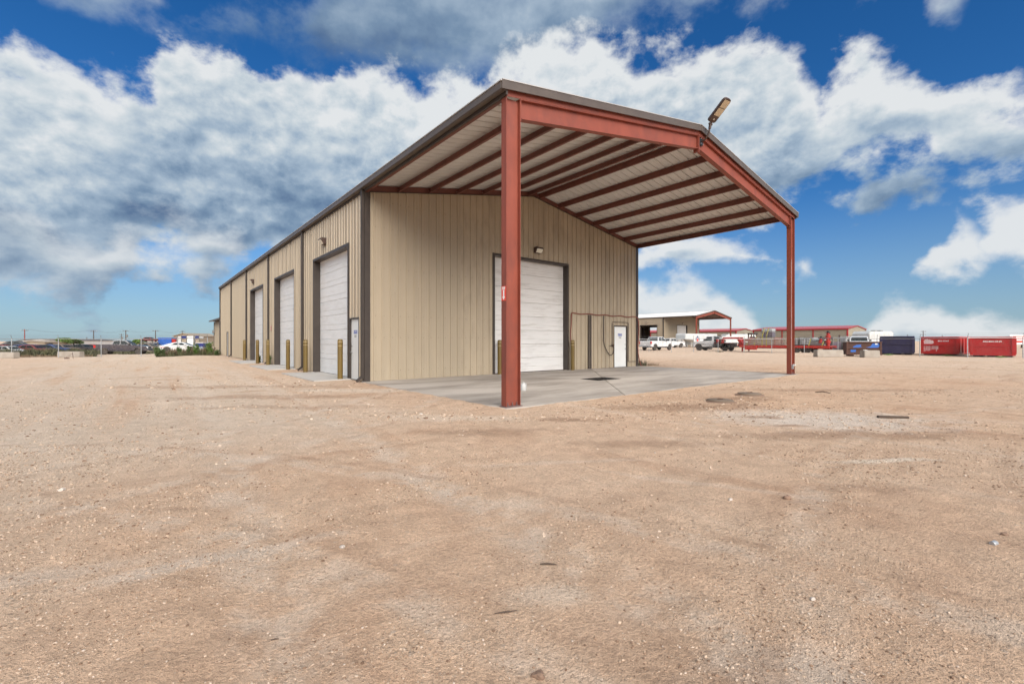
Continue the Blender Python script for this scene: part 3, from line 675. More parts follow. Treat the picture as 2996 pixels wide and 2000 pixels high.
        for v in (1.22, 2.44, 3.65, 4.85, 6.07, 7.28):
            g = MB(); zpurlin(g, (X(v), .015, roofz(v)-.262), (X(v), DC-.035, roofz(v)-.262), h=.20, flip=-side)
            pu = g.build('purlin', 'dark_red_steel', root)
            if main:
                g = MB()
                for k in range(24):
                    g.box(X(v)-.008, X(v)+.008, .3+k*.3, .316+k*.3, roofz(v)-.058, roofz(v)-.046)
                g.build('roof_screws', 'edge_metal', pu)['kind'] = 'stuff'
                g = MB(); g.box(X(v)-.05-.008, X(v)-.05+.008, DC-.046, DC-.036, roofz(v)-.2, roofz(v)-.18); g.build('clip_bolt', 'edge_metal', pu)
    # downspouts on the left side
    for u in [DC+.03] + [DC+k*BAY for k in range(1, 5)] + [LEN-.12]:
        mb = MB(); w = .05
        mb.box(-.135, -.04, u-w, u+w, .20, roofz(-.16)-.171); d = mb.build('downspout', 'brown_trim', root, bevel=.006)
        mb = MB(); mb.prism([(-.04, .199), (-.135, .199), (-.30, .06), (-.27, .0), (-.10, .12), (-.04, .14)], u-w+.001, u+w-.001, 'y'); mb.build('elbow', 'brown_trim', d)
    if main:
        sc1, sc2 = MB(), MB()
        for z in (.35, 1.5, 2.25, 3.9, 5.3, 6.2):
            k = math.ceil(.2/.3048)
            while k*.3048 < Wd-.2:
                s_ = k*.3048+.06; k += 1
                if any(a-.1 < s_ < b+.1 and z < t+.1 for a, b, t in op_front) or z > top(s_)-.05: continue
                sc1.box(s_-.007, s_+.007, DC-.008, DC-.0005, z-.007, z+.007)
            k = math.ceil((DC+.2)/.3048)
            while k*.3048 < DC+24:
                s_ = k*.3048+.06; k += 1
                if any(a-.1 < s_ < b+.1 and z < t+.1 for a, b, t in op_side): continue
                sc2.box(-.008, -.0005, s_-.007, s_+.007, z-.007, z+.007)
        for q in (sc1, sc2): q.build('wall_screws', 'wall_strip', root, fix=False)['kind'] = 'stuff'
        mb = MB(); mb.box(11.13, 11.21, DC-.075, DC-.033, .02, 2.66); mb.box(11.26, 11.34, DC-.075, DC-.033, .02, 2.66); mb.build('wall_channel', 'wall_strip', root)
    return root
tan_building = make_building((OX, OY), True, 'tan ribbed metal shop building with a red steel canopy in the foreground')

# lower extension at the far end
ext = empty('lean_to_shed', (OX, OY, 0), YAW, 'low tan lean-to shed at the far end of the shop building', 'shed')
wall(ext, 'tan_panel', LEN+.05, LEN+9.0, -.2, lambda s: 3.55, lambda s, o, z: (.35-o, s, z), joined=True)
wall(ext, 'tan_panel', .35, 10., -.2, lambda s: 3.55+.12*(s-.35), lambda s, o, z: (s, LEN+9.+o, z), joined=True)
mb = MB(); mb.add([(-.15, LEN+.05, 3.55), (10., LEN+.05, 4.75), (10., LEN+9.5, 4.75), (-.15, LEN+9.5, 3.55), (-.15, LEN+.05, 3.68), (10., LEN+.05, 4.88), (10., LEN+9.5, 4.88), (-.15, LEN+9.5, 3.68)], [(0, 3, 2, 1), (4, 5, 6, 7), (0, 1, 5, 4), (1, 2, 6, 5), (2, 3, 7, 6), (3, 0, 4, 7)]); mb.build('roof', 'gutter_brown', ext)
mb = MB(); mb.box(.29, .45, LEN+8.9, LEN+9.05, -.2, 3.545); mb.build('corner_trim', 'brown_trim', ext)
mb = MB(); mb.box(.1, .3, LEN+8.3, LEN+8.6, 2.2, 2.6); mb.build('meter_box', 'metal_grey', ext, bevel=.01)

# ------------------------------------------------------------------ concrete
def poly_slab(parent, poly, z0, z1, gap=.006, name='slab_panel', m_='concrete'):
    c = Vector((sum(p[0] for p in poly)/len(poly), sum(p[1] for p in poly)/len(poly)))
    q = []
    for p in poly:
        v = Vector(p)-c; q.append(tuple(c + v*(1-gap/max(v.length, .1)*2)))
    return MB().prism(q, z0, z1, 'z').build(name, m_, parent, bevel=.006, seg=1)
slab = empty('concrete_slab', (OX, OY, 0), YAW); slab['kind'] = 'structure'
C0 = (7.3, 3.57); e0, e1 = -.14, DC+.1
for poly in ([(-.12, e0), (3.72, e0), C0, (3.1, e1), (-.12, e1)], [(3.72, e0), (10.9, e0), C0], [(10.9, e0), (Wd+.12, e0), (Wd+.12, e1), (11.5, e1), C0], [(3.1, e1), C0, (11.5, e1)]):
    poly_slab(slab, poly, -.15, .012)
MB().box(-.10, Wd+.10, e0+.02, e1, -.15, -.005).build('slab_base', 'concrete', slab)
for i, (a, b) in enumerate([(DC+1.64, DC+6.01), (DC+9.39, DC+13.76), (DC+17.19, DC+21.56)]):
    ap = empty('concrete_apron', (OX, OY, 0), YAW); ap['kind'] = 'structure'
    poly_slab(ap, [(-1.3, a-.35), (.0, a-.35), (.0, b+.1), (-1.3, b+.1)], -.15, .022, m_='concrete_pale')
    MB().box(.0, .32, a-.01, b+.01, -.1, .012).build('door_sill', 'concrete_pale', ap)
dr = empty('floor_drain', (OX, OY, 0), YAW, 'dark rectangular drain grate sunk in the canopy slab', 'drain')
MB().box(6.42, 7.70, 3.05, 3.88, .0125, .0165).build('pit_shade_plate', 'pit_black', dr)  # flat black plate on the slab; its colour stands for the shade below the grate
for k in range(21):
    x = 6.46+k*.0595; MB().box(x, x+.016, 3.07, 3.86, .0170, .0225).build('grate_bar', 'pit_black', dr)
for i, (c, r) in enumerate((((4.61, 10.1), .28), ((5.81, 11.15), .27))):
    z = G(*c); o = empty('tank_lid', (*c, z-.02), 0, ('round concrete tank lid nearer the canopy column' if i == 0 else 'round concrete tank lid farther right, behind the other lid'), 'lid', 'round lids beside the slab')
    MB().lathe([(r*1.35, -.03), (r*1.2, .03), (r, .044)], 32).build('collar', 'rock_brown', o, smooth=True)
    MB().lathe([(r*.99, .045), (r*.99, .06), (r*.95, .068), (0.02, .073)], 32).build('cover', 'lid_brown', o, smooth=True)
    MB().tube([(-.06, 0, .065), (-.05, 0, .088), (.05, 0, .088), (.06, 0, .065)], .008, 6).build('handle', 'rust', o)

# bollards
def bollard(v, u, h, label, group):
    x, y = to_world(v, u); o = empty('bollard', (x, y, 0.0), 0, label, 'bollard', group)
    r = .092
    MB().lathe([(r, 0), (r, h-.16), (r, h-.10), (r*.97, h-.05), (r*.8, h-.015), (r*.4, h)], 20).build('sleeve', 'bollard_yellow', o, smooth=True)
    for z in (h-.10, h-.24):
        MB().lathe([(r+.002, z-.012), (r+.004, z-.006), (r+.004, z+.006), (r+.002, z+.012)], 20).build('reflective_band', 'bollard_band', o, smooth=True)
for v, u, t in ((-.34, 9.26, 'nearest yellow bollard, at the right of the closest side door'), (-.36, 13.75, 'yellow bollard at the left of the closest side door'), (-.38, 16.8, 'yellow bollard at the right of the middle side door'),
                (-.38, 21.5, 'yellow bollard at the left of the middle side door'), (-.40, 24.5, 'yellow bollard at the right of the farthest side door'), (-.40, 29.3, 'farthest yellow bollard, left of the last side door')):
    bollard(v, u, 1.45, t, 'bollards along the side doors')
bollard(5.62, DC-.12, 1.43, 'yellow bollard left of the canopy door, half hidden by the column', 'bollards at the canopy door')
bollard(9.83, DC-.24, 1.43, 'yellow bollard right of the canopy door', 'bollards at the canopy door')

# wall lights
Rz = Matrix.Rotation(YAW, 4, 'Z')
def mfront(loc):
    x, y = to_world(loc[0], loc[1]); return Matrix.Translation((x, y, loc[2])) @ Rz @ Matrix.Rotation(math.pi, 4, 'Z')
def mside(loc):
    x, y = to_world(loc[0], loc[1]); return Matrix.Translation((x, y, loc[2])) @ Rz @ Matrix.Rotation(math.pi/2, 4, 'Z')
lamp_wall_pack(None, mfront, 'bronze wall light above the canopy overhead door', 'wall lights', (7.76, DC-.032, 5.39))
lamp_wall_pack(None, mside, 'bronze wall light above the closest side door', 'wall lights', (-.032, DC+4.3, 5.46))
lamp_wall_pack(None, mside, 'bronze wall light above the farthest side door', 'wall lights', (-.032, DC+20.2, 5.44))

# area light on its arm at the ridge
al = empty('area_light', (OX, OY, 0), YAW, 'bronze LED area light on a bent arm at the canopy ridge', 'light')
V = 7.78
MB().box(V-.09, V+.09, .03, .06, 7.50, 7.72).build('bracket', 'car_black', al, bevel=.004)
for dx, dz in ((-.06, .18), (.06, .18), (-.06, .03), (.06, .03)): MB().lathe([(.014, -.02), (.014, .012)], 6, (V+dx, .02, 7.51+dz), 'y').build('bolt', 'galvanised', al)
MB().tube([(V, .03, 7.62), (V, -.02, 7.625), (V, -.09, 7.65), (V, -.16, 7.72), (V, -.215, 7.82), (V, -.235, 7.93), (V, -.25, 7.99)], .028, 10).build('arm', 'dark_bronze', al, smooth=True)
k = MB().tube([(V, -.238, 7.93), (V, -.25, 8.02), (V, -.262, 8.07)], .042, 10); k.tube([(V, -.25, 8.06), (V, -.33, 8.13)], .034, 10); k.tube([(V-.07, -.262, 8.06), (V+.07, -.262, 8.06)], .035, 10); k.build('slip_fitter', 'dark_bronze', al, smooth=True)
head = bpy.data.objects.new('lamp_head', None); COL.objects.link(head); head.parent = al; head.location = (V, -.31, 8.12); head.rotation_euler = (R(-36), 0, R(-10))
def rnd(x0, x1, y0, y1, ra, rb, n=6):
    pts = []
    for cx, cy, r, a0 in ((x1-rb, y1-rb, rb, 0), (x0+rb, y1-rb, rb, 90), (x0+ra, y0+ra, ra, 180), (x1-ra, y0+ra, ra, 270)):
        for i in range(n+1):
            a = R(a0+90*i/n); pts.append((cx+r*math.cos(a), cy+r*math.sin(a)))
    return pts
MB().prism(rnd(-.155, .155, -.72, .03, .10, .07), -.005, .085, 'z').build('housing', 'dark_bronze', head, bevel=.012)
for y0, y1 in ((-.67, -.44), (-.42, -.19)): MB().box(-.125, .125, y0, y1, -.014, -.0055).build('led_panel', 'led_panel', head)
MB().box(-.025, .025, -.10, -.06, -.014, -.0055).build('sensor', 'lens', head)

# signs
def arrow_sign(m4, label, s=1.0):
    o = empty('fire_sign', label=label, cat='sign'); o.matrix_world = m4
    w, h = .075*s, .15*s
    MB().box(-w, w, .0, .003, -h, h).build('plate', 'sign_red', o)
    MB().box(-w*.62, w*.62, .0035, .0042, h*.52, h*.93).build('text_patch', 'white_flat', o)
    a = MB(); a.prism([(-w*.3, h*.46), (w*.3, h*.46), (w*.3, -h*.45), (w*.62, -h*.45), (0, -h*.92), (-w*.62, -h*.45), (-w*.3, -h*.45)], .0035, .0042, 'y'); a.build('arrow', 'white_flat', o)
    for i, t in enumerate(('FIRE', 'EXTINGUISHER')):
        place_text(text_mesh(t, .026*s if i == 0 else .0125*s, 'sign_red', .0004), 'lettering', o, (0, .005, h*(.80-.17*i)), (-1, 0, 0), (0, 0, 1))
def msgn(v, u, z, ang):
    x, y = to_world(v, u); return Matrix.Translation((x, y, z)) @ Rz @ Matrix.Rotation(ang, 4, 'Z')
arrow_sign(msgn(-.002, .085, 2.37, math.pi/2), 'red and white fire extinguisher arrow sign on the near canopy column')
arrow_sign(msgn(-.035, DC+14.7, 2.15, math.pi/2), 'red and white fire extinguisher arrow sign on the side wall', 1.0)
def notice(m4, label):
    o = empty('notice_sign', label=label, cat='sign'); o.matrix_world = m4
    MB().box(-.17, .17, 0, .002, -.13, .02).build('plate', 'white_flat', o)
    MB().box(-.17, .17, 0, .0025, .022, .145).build('header', 'sign_blue', o)
    place_text(text_mesh('NOTICE', .095, 'white_flat', .0005), 'lettering', o, (0, .0032, .084), (-1, 0, 0), (0, 0, 1))
    for i, w in enumerate((.22, .26, .20, .24)): MB().box(-w/2, w/2, .0022, .0028, -.028-.027*i, -.016-.027*i).build('text_line', 'black_line', o)
notice(msgn(13.66, DC+.013, 1.62, math.pi), 'blue and white notice sign on the canopy walk door')
notice(msgn(.013, DC+.95, 1.62, math.pi/2), 'blue and white notice sign on the side walk door')

# hoses and pipes on the gable wall
def wallpts(L_): return [(*to_world(v, DC-.055-o), z) for v, z, o in L_]
pts = []
for i in range(40):
    t = i/39; v = 9.98+t*4.95; pts.append((v, 2.70-.03*t+.022*math.sin(v*5.2), .0))
left = [(9.93, .95, .1), (9.86, 1.2, .05), (9.88, 1.7, 0), (9.92, 2.2, 0), (9.93, 2.62, 0)]
right = [(15.05, 2.62, .02), (15.14, 2.45, .03), (15.17, 2.0, .03), (15.12, 1.6, .04), (15.06, 1.15, .05), (15.09, .7, .05), (15.18, .3, .06), (15.32, .02, .08)]
tag(MB().tube(wallpts(left+pts+right), .022, 8).build('red_hose', 'hose_red', smooth=True), 'long dark red hose strung across the canopy gable wall', 'hose')
bl = [(12.28, 2.66, 0), (12.28, 2.0, 0), (12.28, 1.35, 0), (12.35, 1.1, .01), (12.52, .85, .02), (12.72, .66, .02), (12.86, .66, .02), (13.0, .76, .02), (13.08, .95, .01), (13.06, 1.15, .01)]
tag(MB().tube(wallpts(bl), .02, 8).build('black_hose', 'hose_black', smooth=True), 'black hose looping down the gable wall to a valve beside the door', 'hose')
vl = empty('valve', (OX, OY, 0), YAW, 'small dark pipe valve left of the canopy walk door', 'valve')
MB().tube([(12.96, DC-.05, 2.30), (12.96, DC-.05, 1.2), (12.96, DC-.05, 1.1)], .016, 8).build('pipe', 'hose_black', vl)
MB().lathe([(.03, -.06), (.045, -.03), (.045, .03), (.03, .06)], 10, (12.96, DC-.06, 1.15)).build('body', 'hose_black', vl); MB().lathe([(.06, 0), (.06, .015)], 12, (12.96, DC-.14, 1.15), 'y').build('handwheel', 'rust', vl); MB().box(12.7, 12.93, DC-.07, DC-.05, 1.12, 1.15).build('branch', 'hose_black', vl)
tag(MB().tube([(*to_world(v, DC-.05), z) for v, z in ((12.96, 2.34), (13.0, 2.36), (14.25, 2.36), (14.29, 2.32), (14.29, .32), (14.33, .28), (15.05, .28))] + [(*to_world(15.45, DC-.05), .28), (*to_world(15.5, DC-.05), .25), (*to_world(15.5, DC-.05), .02)], .014, 8).build('conduit', 'hose_black'), 'thin dark conduit framing the canopy walk door and running past the corner', 'conduit')
tag(MB().tube([(*to_world(14.86, .16), 6.0), (*to_world(14.83, .14), 5.6), (*to_world(14.86, .09), 5.1), (*to_world(14.95, .06), 4.7), (*to_world(14.95, .06), 1.6), (*to_world(14.95, .06), .35)], .013, 8).build('grey_conduit', 'galvanised', smooth=True), 'thin grey conduit running down the right canopy column', 'conduit')
ob = empty('outlet_box', (*to_world(14.95, .03), .32), YAW, 'small white outlet box low on the right canopy column', 'outlet box')
MB().box(-.05, .05, -.05, .04, -.09, .09).build('box', 'galvanised', ob, bevel=.008); MB().prism([(-.06, .02), (-.14, .07), (-.14, .09), (-.05, .11)], -.04, .04, 'x').build('cover', 'white_paint', ob)
jx, jy = to_world(2.39, 2.29); jg = empty('plastic_jug', (jx, jy, .012), .5, 'small white plastic jug standing on the slab behind the near column', 'jug')
MB().lathe([(.085, 0), (.09, .01), (.085, .12), (.07, .17), (.03, .20), (.028, .215)], 14).build('body', 'jug_white', jg, smooth=True); MB().lathe([(.032, .2155), (.032, .235)], 10).build('cap', 'jug_white', jg); MB().tube([(.03, 0, .205), (.085, 0, .20), (.10, 0, .15), (.08, 0, .10)], .010, 6).build('handle', 'jug_white', jg)
# ------------------------------------------------------------------ twin building and red-roofed buildings
twin = make_building((38.3, 94.7), False, 'tan metal building with an open side door and red canopy behind the trucks')
MB().box(.3, Wd-.3, DC+.3, LEN-.3, .0, .02).build('floor', 'concrete', twin)
MB().box(3.2, 3.5, DC+7.4, LEN-.4, .02, 4.6).build('partition', 'brown_trim', twin)
lamp = [o for o in bpy.data.objects if o.name.startswith('wall_pack_light')][0]
for v, u, z, ang_, t in ((7.76, DC-.032, 5.39, math.pi, 'far wall light above the roll-up door of the building behind'), (-.032, DC+4.3, 5.46, math.pi/2, 'far wall light above the open bay of the building behind')):
    c = copy_tree(lamp); x, y = 38.3+v*CY-u*SY, 94.7+v*SY+u*CY
    c.matrix_world = Matrix.Translation((x, y, z)) @ Rz @ Matrix.Rotation(ang_, 4, 'Z'); c['label'] = t
def red_building(origin, L_, Wb, eave, rise, label):
    o = empty('red_roof_building', (*origin, 0), YAW, label, 'building', 'tan buildings with red roofs')
    zt = lambda s: eave-.05+rise*min(s, Wb-s)/(Wb/2)
    wall(o, 'far_tan', 0, Wb, 0, zt, lambda s, q, z: (s, -q, z), joined=True, ridge=(Wb/2,))
    wall(o, 'far_tan', 0, L_, 0, lambda s: eave-.05, lambda s, q, z: (-q, s, z), joined=True)
    wall(o, 'far_tan', 0, L_, 0, lambda s: eave-.05, lambda s, q, z: (Wb+q, s, z), joined=True)
    for sgn in (0, 1):
        x0, x1 = (-.3, Wb/2) if sgn == 0 else (Wb+.3, Wb/2); zs = eave-rise*.3/(Wb/2)
        m_ = MB(); m_.add([(x0, -.15, zs), (x1, -.15, eave+rise), (x1, L_+.15, eave+rise), (x0, L_+.15, zs), (x0, -.15, zs+.06), (x1, -.15, eave+rise+.06), (x1, L_+.15, eave+rise+.06), (x0, L_+.15, zs+.06)], [(0, 3, 2, 1), (4, 5, 6, 7), (0, 1, 5, 4), (1, 2, 6, 5), (2, 3, 7, 6), (3, 0, 4, 7)])
        for k in range(int(L_/.6)): m_.bar((x0, k*.6, zs+.075), (x1, k*.6, eave+rise+.075), .06, .03)
        m_.build('roof', 'roof_red', o)
    MB().box(-.42, -.31, -.16, L_+.16, eave-.42, eave-.02).build('gutter', 'trim_red', o)
    for y in (0., L_*.33, L_*.66, L_-.15): MB().box(-.16, -.04, y-.06, y+.3, 0, eave-.4).build('downspout', 'trim_red', o)
    MB().box(-.04, .35, -.07, -.035, 0, eave-.1).build('corner_trim', 'trim_red', o); MB().box(Wb-.3, Wb+.04, -.07, -.035, 0, eave-.1).build('corner_trim', 'trim_red', o)
    for s0, s1 in ((0, Wb/2), (Wb, Wb/2)): MB().bar((s0, -.2, eave-.1), (s1, -.2, eave+rise-.1), .06, .28).build('rake_trim', 'trim_red', o)
    return o
red_building((109, 148), 29.5, 20., 5.5, 1.05, 'tan building with a pink-red roof behind the red trailer')
red_building((89.9, 182.8), 60., 15.6, 5.5, .95, 'farther tan building with a red roof behind the building canopy')

# ------------------------------------------------------------------ vehicles
def wheel(parent, x, y, r, w, side, rim='rim_grey', spokes=6):
    o = empty('wheel', (x, y, r), 0, parent=parent)
    MB().lathe([(r*.62, -w/2), (r*.93, -w/2), (r, -w*.36), (r, w*.36), (r*.93, w/2), (r*.62, w/2)], 24, (0, 0, 0), 'y').build('tyre', 'tyre', o, smooth=True)
    m_ = MB(); s = side
    m_.lathe([(r*.615, s*w*.18), (r*.615, s*w*.46), (r*.54, s*w*.44), (r*.52, s*w*.2)], 20, (0, 0, 0), 'y')
    for k in range(spokes):
        a = 2*math.pi*k/spokes; m_.bar((r*.1*math.cos(a), s*w*.38, r*.1*math.sin(a)), (r*.58*math.cos(a), s*w*.40, r*.58*math.sin(a)), r*.16, w*.1, (0, 1, 0))
    m_.lathe([(r*.16, s*w*.3), (r*.16, s*w*.45)], 12, (0, 0, 0), 'y'); m_.build('rim', rim, o)
def arcs(cx, r, n=9, z0=.42):
    out = []; a0 = math.asin(max(-1, min(1, (z0-r*.95)/r)))
    for i in range(n+1):
        a = a0 + (math.pi-2*a0)*i/n; out.append((cx+r*math.cos(a), r*.95+r*math.sin(a)))
    return out
def vehicle(name, label, cat, loc, head, prof, cab, wheels, W, paint, glass, wr, ww=.25, rim='rim_grey', group=None, arch=.0, tumble=.14, lights=(), extra=None, cabmat=None, zoff=0.0, scale=1.0):
    """prof: upper body outline (x,z) from tail to nose; cab: greenhouse outline; wheels: axle x; glass: list of side panes [(x,z)...]"""
    o = empty(name, (loc[0], loc[1], loc[2] if len(loc) > 2 else G(*loc[:2])), head, label, cat, group); o.scale = (scale,)*3
    zb = prof[0][1]; low = []
    for xw in sorted(wheels, reverse=True): low += [p for p in arcs(xw, wr*1.18, 9, zb)]
    poly = prof + low
    MB().prism(poly, -W/2, W/2, 'y').build('body', paint, o, bevel=.05, smooth=True)
    n = len(cab); vs = []; fs = []; zmin = min(p[1] for p in cab); zmax = max(p[1] for p in cab)
    for sg in (-1, 1):
        for x, z in cab: vs.append((x, sg*(W/2-.03-tumble*(z-zmin)/(zmax-zmin)), z))
    fs = [tuple(range(n)), tuple(range(2*n-1, n-1, -1))]+[(i, i+n, (i+1) % n+n, (i+1) % n) for i in range(n)]
    MB().add(vs, fs).build('cab', cabmat or paint, o, bevel=.035, smooth=True)
    yw = lambda z: W/2-.03-tumble*(z-zmin)/(zmax-zmin)+.006
    for pane in glass:
        for sg in (-1, 1):
            m_ = MB(); k = len(pane); m_.add([(x, sg*yw(z), z) for x, z in pane]+[(x, sg*(yw(z)-.012), z) for x, z in pane], [tuple(range(k)), tuple(range(2*k-1, k-1, -1))]+[(i, i+k, (i+1) % k+k, (i+1) % k) for i in range(k)]); m_.build('window', 'car_glass', o)
    # windscreen and back glass follow the greenhouse ends
    for (a, b, nm) in ((cab[-1], cab[-2], 'windscreen'), (cab[0], cab[1], 'rear_window')):
        a, b = Vector(a), Vector(b); d = b-a; nrm = Vector((d.y, -d.x)).normalized()*(1 if nm == 'windscreen' else -1)
        p, q = a+d*.14+nrm*.008, a+d*.86+nrm*.008; p2, q2 = p-nrm*.012, q-nrm*.012
        wa, wb = yw(p.y)-.11, yw(q.y)-.11
        MB().add([(p.x, -wa, p.y), (p.x, wa, p.y), (q.x, wb, q.y), (q.x, -wb, q.y), (p2.x, -wa, p2.y), (p2.x, wa, p2.y), (q2.x, wb, q2.y), (q2.x, -wb, q2.y)], [(0, 1, 2, 3), (7, 6, 5, 4), (0, 4, 5, 1), (1, 5, 6, 2), (2, 6, 7, 3), (3, 7, 4, 0)]).build(nm, 'car_glass', o)
    for xw in wheels:
        for sg in (-1, 1):
            wheel(o, xw, sg*(W/2-ww/2-.01), wr, ww, sg, rim)
            if arch:
                m_ = MB(); ar = arcs(xw, wr*1.2, 12, zb)
                for p, q in zip(ar, ar[1:]): m_.bar((p[0], sg*(W/2+.004), p[1]), (q[0], sg*(W/2+.004), q[1]), .05, arch, (0, 0, 1) if abs(q[1]-p[1]) < .2 else (1, 0, 0))
                m_.build('wheel_arch', 'black_plastic', o)
    MB().box(min(wheels)-.2, max(wheels)+.2, -W/2+.3, W/2-.3, zb-.12, zb+.02).build('chassis', 'black_plastic', o)
    for nm, mt, x0, x1, y, w_, z0, z1 in lights:
        for sg in (-1, 1): MB().box(x0, x1, min(sg*y, sg*(y-w_)), max(sg*y, sg*(y-w_)), z0, z1).build(nm, mt, o, bevel=.012)
    if extra: extra(o, W)
    return o
def pickup(name, label, loc, head, paint, rim='rim_grey', group='parked pickups', scale=1.0, arch=.06):
    prof = [(-2.86, .52), (-2.92, .62), (-2.92, 1.30), (-2.86, 1.36), (-1.12, 1.36), (1.02, 1.30), (1.12, 1.27), (2.2, 1.20), (2.72, 1.10), (2.86, .98), (2.90, .60), (2.80, .48)]
    cab = [(-1.10, 1.33), (-.92, 1.90), (-.55, 1.955), (.15, 1.955), (.42, 1.915), (1.22, 1.27)]
    glass = [[(-.92, 1.40), (-.80, 1.83), (-.18, 1.87), (-.18, 1.38)], [(-.10, 1.38), (-.10, 1.87), (.32, 1.84), (.92, 1.36)]]
    def extra(o, W):
        MB().box(-3.02, -2.90, -W/2+.05, W/2-.05, .50, .68).build('rear_bumper', 'galvanised' if paint == 'car_white' else 'black_plastic', o, bevel=.02)
        MB().box(2.86, 2.99, -W/2+.03, W/2-.03, .50, .72).build('front_bumper', 'galvanised' if paint == 'car_white' else 'black_plastic', o, bevel=.02)
        MB().box(2.84, 2.92, -.55, .55, .76, 1.06).build('grille', 'black_plastic', o, bevel=.01)
        MB().box(-2.935, -2.915, -.6, .6, .74, 1.25).build('tailgate', paint, o, bevel=.006)
        MB().box(-2.94, -2.922, -.17, .17, .76, .88).build('licence_plate', 'white_flat', o)
        for sg in (-1, 1):
            MB().box(.74, .94, min(sg*(W/2-.02), sg*(W/2+.22)), max(sg*(W/2-.02), sg*(W/2+.22)), 1.34, 1.54).build('mirror', 'black_plastic', o, bevel=.03)
            for x in (-.75, .12): MB().box(x-.1, x+.1, min(sg*W/2, sg*(W/2+.03)), max(sg*W/2, sg*(W/2+.03)), 1.13, 1.17).build('door_handle', 'black_plastic', o)
            for x in (-1.05, -.14, .98):
                MB().box(x-.008, x+.008, min(sg*(W/2-.01), sg*(W/2+.003)), max(sg*(W/2-.01), sg*(W/2+.003)), .62, 1.30).build('door_gap', 'car_black', o)
            MB().box(-1.0, 1.0, min(sg*(W/2-.02), sg*(W/2+.06)), max(sg*(W/2-.02), sg*(W/2+.06)), .42, .50).build('side_step', 'black_plastic', o)
        MB().box(-2.75, -1.2, -W/2+.12, W/2-.12, 1.355, 1.372).build('bed_cover', 'car_black', o)
    return vehicle(name, label, 'pickup', loc, head, prof, cab, (-1.85, 1.85), 1.98, paint, glass, .40, .27, rim, group, arch=arch, lights=(('taillight', 'lamp_red', -2.945, -2.70, 1.0, .14, .92, 1.28), ('headlight', 'lamp_clear', 2.62, 2.90, .985, .28, .86, 1.04)), extra=extra, scale=scale)
# purple-grey pickup beyond the left fence
Yp = 60.0
pickup('parked_pickup', 'purple-grey crew cab pickup beyond the left fence', (px(363, Yp), Yp), .40, 'car_purple_grey', 'rim_grey', scale=.96)
# white pickups on the right
pickup('parked_pickup', 'white crew cab pickup seen from behind, next to the corner of the shop', (px(1922, 67.2), 67.2), YAW, 'car_white', 'rim_grey')
pickup('parked_pickup', 'white pickup nose-on behind the first white pickup', (px(1962, 92), 92), YAW-.25, 'car_white', 'rim_grey')
pickup('parked_pickup', 'white pickup parked behind the flatbed truck', (px(2096, 76), 76), .25, 'car_white', 'rim_grey')
# flatbed truck hitched to the red trailer
def flatbed(loc, head):
    prof = [(-.30, .55), (-.32, .7), (-.32, 1.38), (1.15, 1.38), (1.25, 1.35), (2.35, 1.30), (2.62, 1.20), (2.72, 1.0), (2.74, .6), (2.6, .5)]
    cab = [(-.28, 1.36), (-.24, 1.98), (0.05, 2.06), (.62, 2.06), (.80, 2.0), (1.36, 1.34)]
    glass = [[(-.02, 1.44), (0.0, 1.94), (.66, 1.95), (1.10, 1.42)]]
    def extra(o, W):
        MB().box(-3.6, -.40, -1.15, 1.15, 1.02, 1.14).build('flatbed_deck', 'car_black', o, bevel=.01)
        for sg in (-1, 1):
            y0, y1 = sorted((sg*1.16, sg*1.02))
            MB().box(-1.25, -.42, y0, y1, .56, 1.015).build('tool_box', 'black_plastic', o, bevel=.02); MB().box(-3.58, -2.75, y0, y1, .60, 1.015).build('tool_box', 'black_plastic', o, bevel=.02)
            MB().box(-3.3, -.5, sg*1.155-.01, sg*1.155+.01, 1.07, 1.095).build('reflector_strip', 'lamp_red', o)
            m_ = MB(); ar = arcs(-1.85, .54, 12, .5)
            for p, q in zip(ar, ar[1:]): m_.bar((p[0], sg*1.0, p[1]), (q[0], sg*1.0, q[1]), .3, .03, (0, 0, 1) if abs(q[1]-p[1]) < .12 else (1, 0, 0))
            m_.build('fender', 'car_black', o)
            MB().box(-3.62, -3.59, *sorted((sg*.7, sg*1.0)), .8, .95).build('taillight', 'lamp_red', o)
            MB().box(.90, 1.05, *sorted((sg*1.0, sg*1.24)), 1.42, 1.66).build('mirror', 'black_plastic', o, bevel=.03)
            MB().box(.1, .3, *sorted((sg*.99, sg*1.015)), 1.18, 1.22).build('door_handle', 'black_plastic', o)
        m_ = MB()
        for y in np.linspace(-1.0, 1.0, 8): m_.box(-.42, -.36, y-.02, y+.02, 1.145, 2.02)
        m_.box(-.42, -.36, -1.08, 1.08, 2.021, 2.07); m_.build('headache_rack', 'car_black', o)
        MB().box(-1.1, -.5, -.7, .7, 1.145, 1.75).build('hose_reel', 'hose_black', o, bevel=.08)
        MB().lathe([(.16, -.1), (.2, -.05), (.2, .05), (.16, .1)], 14, (-.8, .85, 1.4), 'y').build('reel', 'machine_red', o)
        MB().box(2.70, 2.84, -1.0, 1.0, .5, .8).build('front_bumper', 'galvanised', o, bevel=.03); MB().box(2.68, 2.76, -.55, .55, .85, 1.2).build('grille', 'black_plastic', o)
        MB().box(-3.5, .0, -.45, .45, .55, .72).build('frame', 'car_black', o)
    return vehicle('flatbed_truck', 'white single cab flatbed truck with black bed, hitched to the red trailer', 'truck', loc, head, prof, cab, (-1.85, 1.9), 2.0, 'car_white', glass, .42, .28, 'rim_grey', None, arch=.07, extra=extra, lights=(('headlight', 'lamp_clear', 2.48, 2.73, 1.0, .26, .95, 1.18),))
HU = YAW+math.pi/2                      # heading along the building side, away from the camera
tx, ty = 29.84-SY*1.85, 62.98+CY*1.85
flatbed((tx, ty), HU)
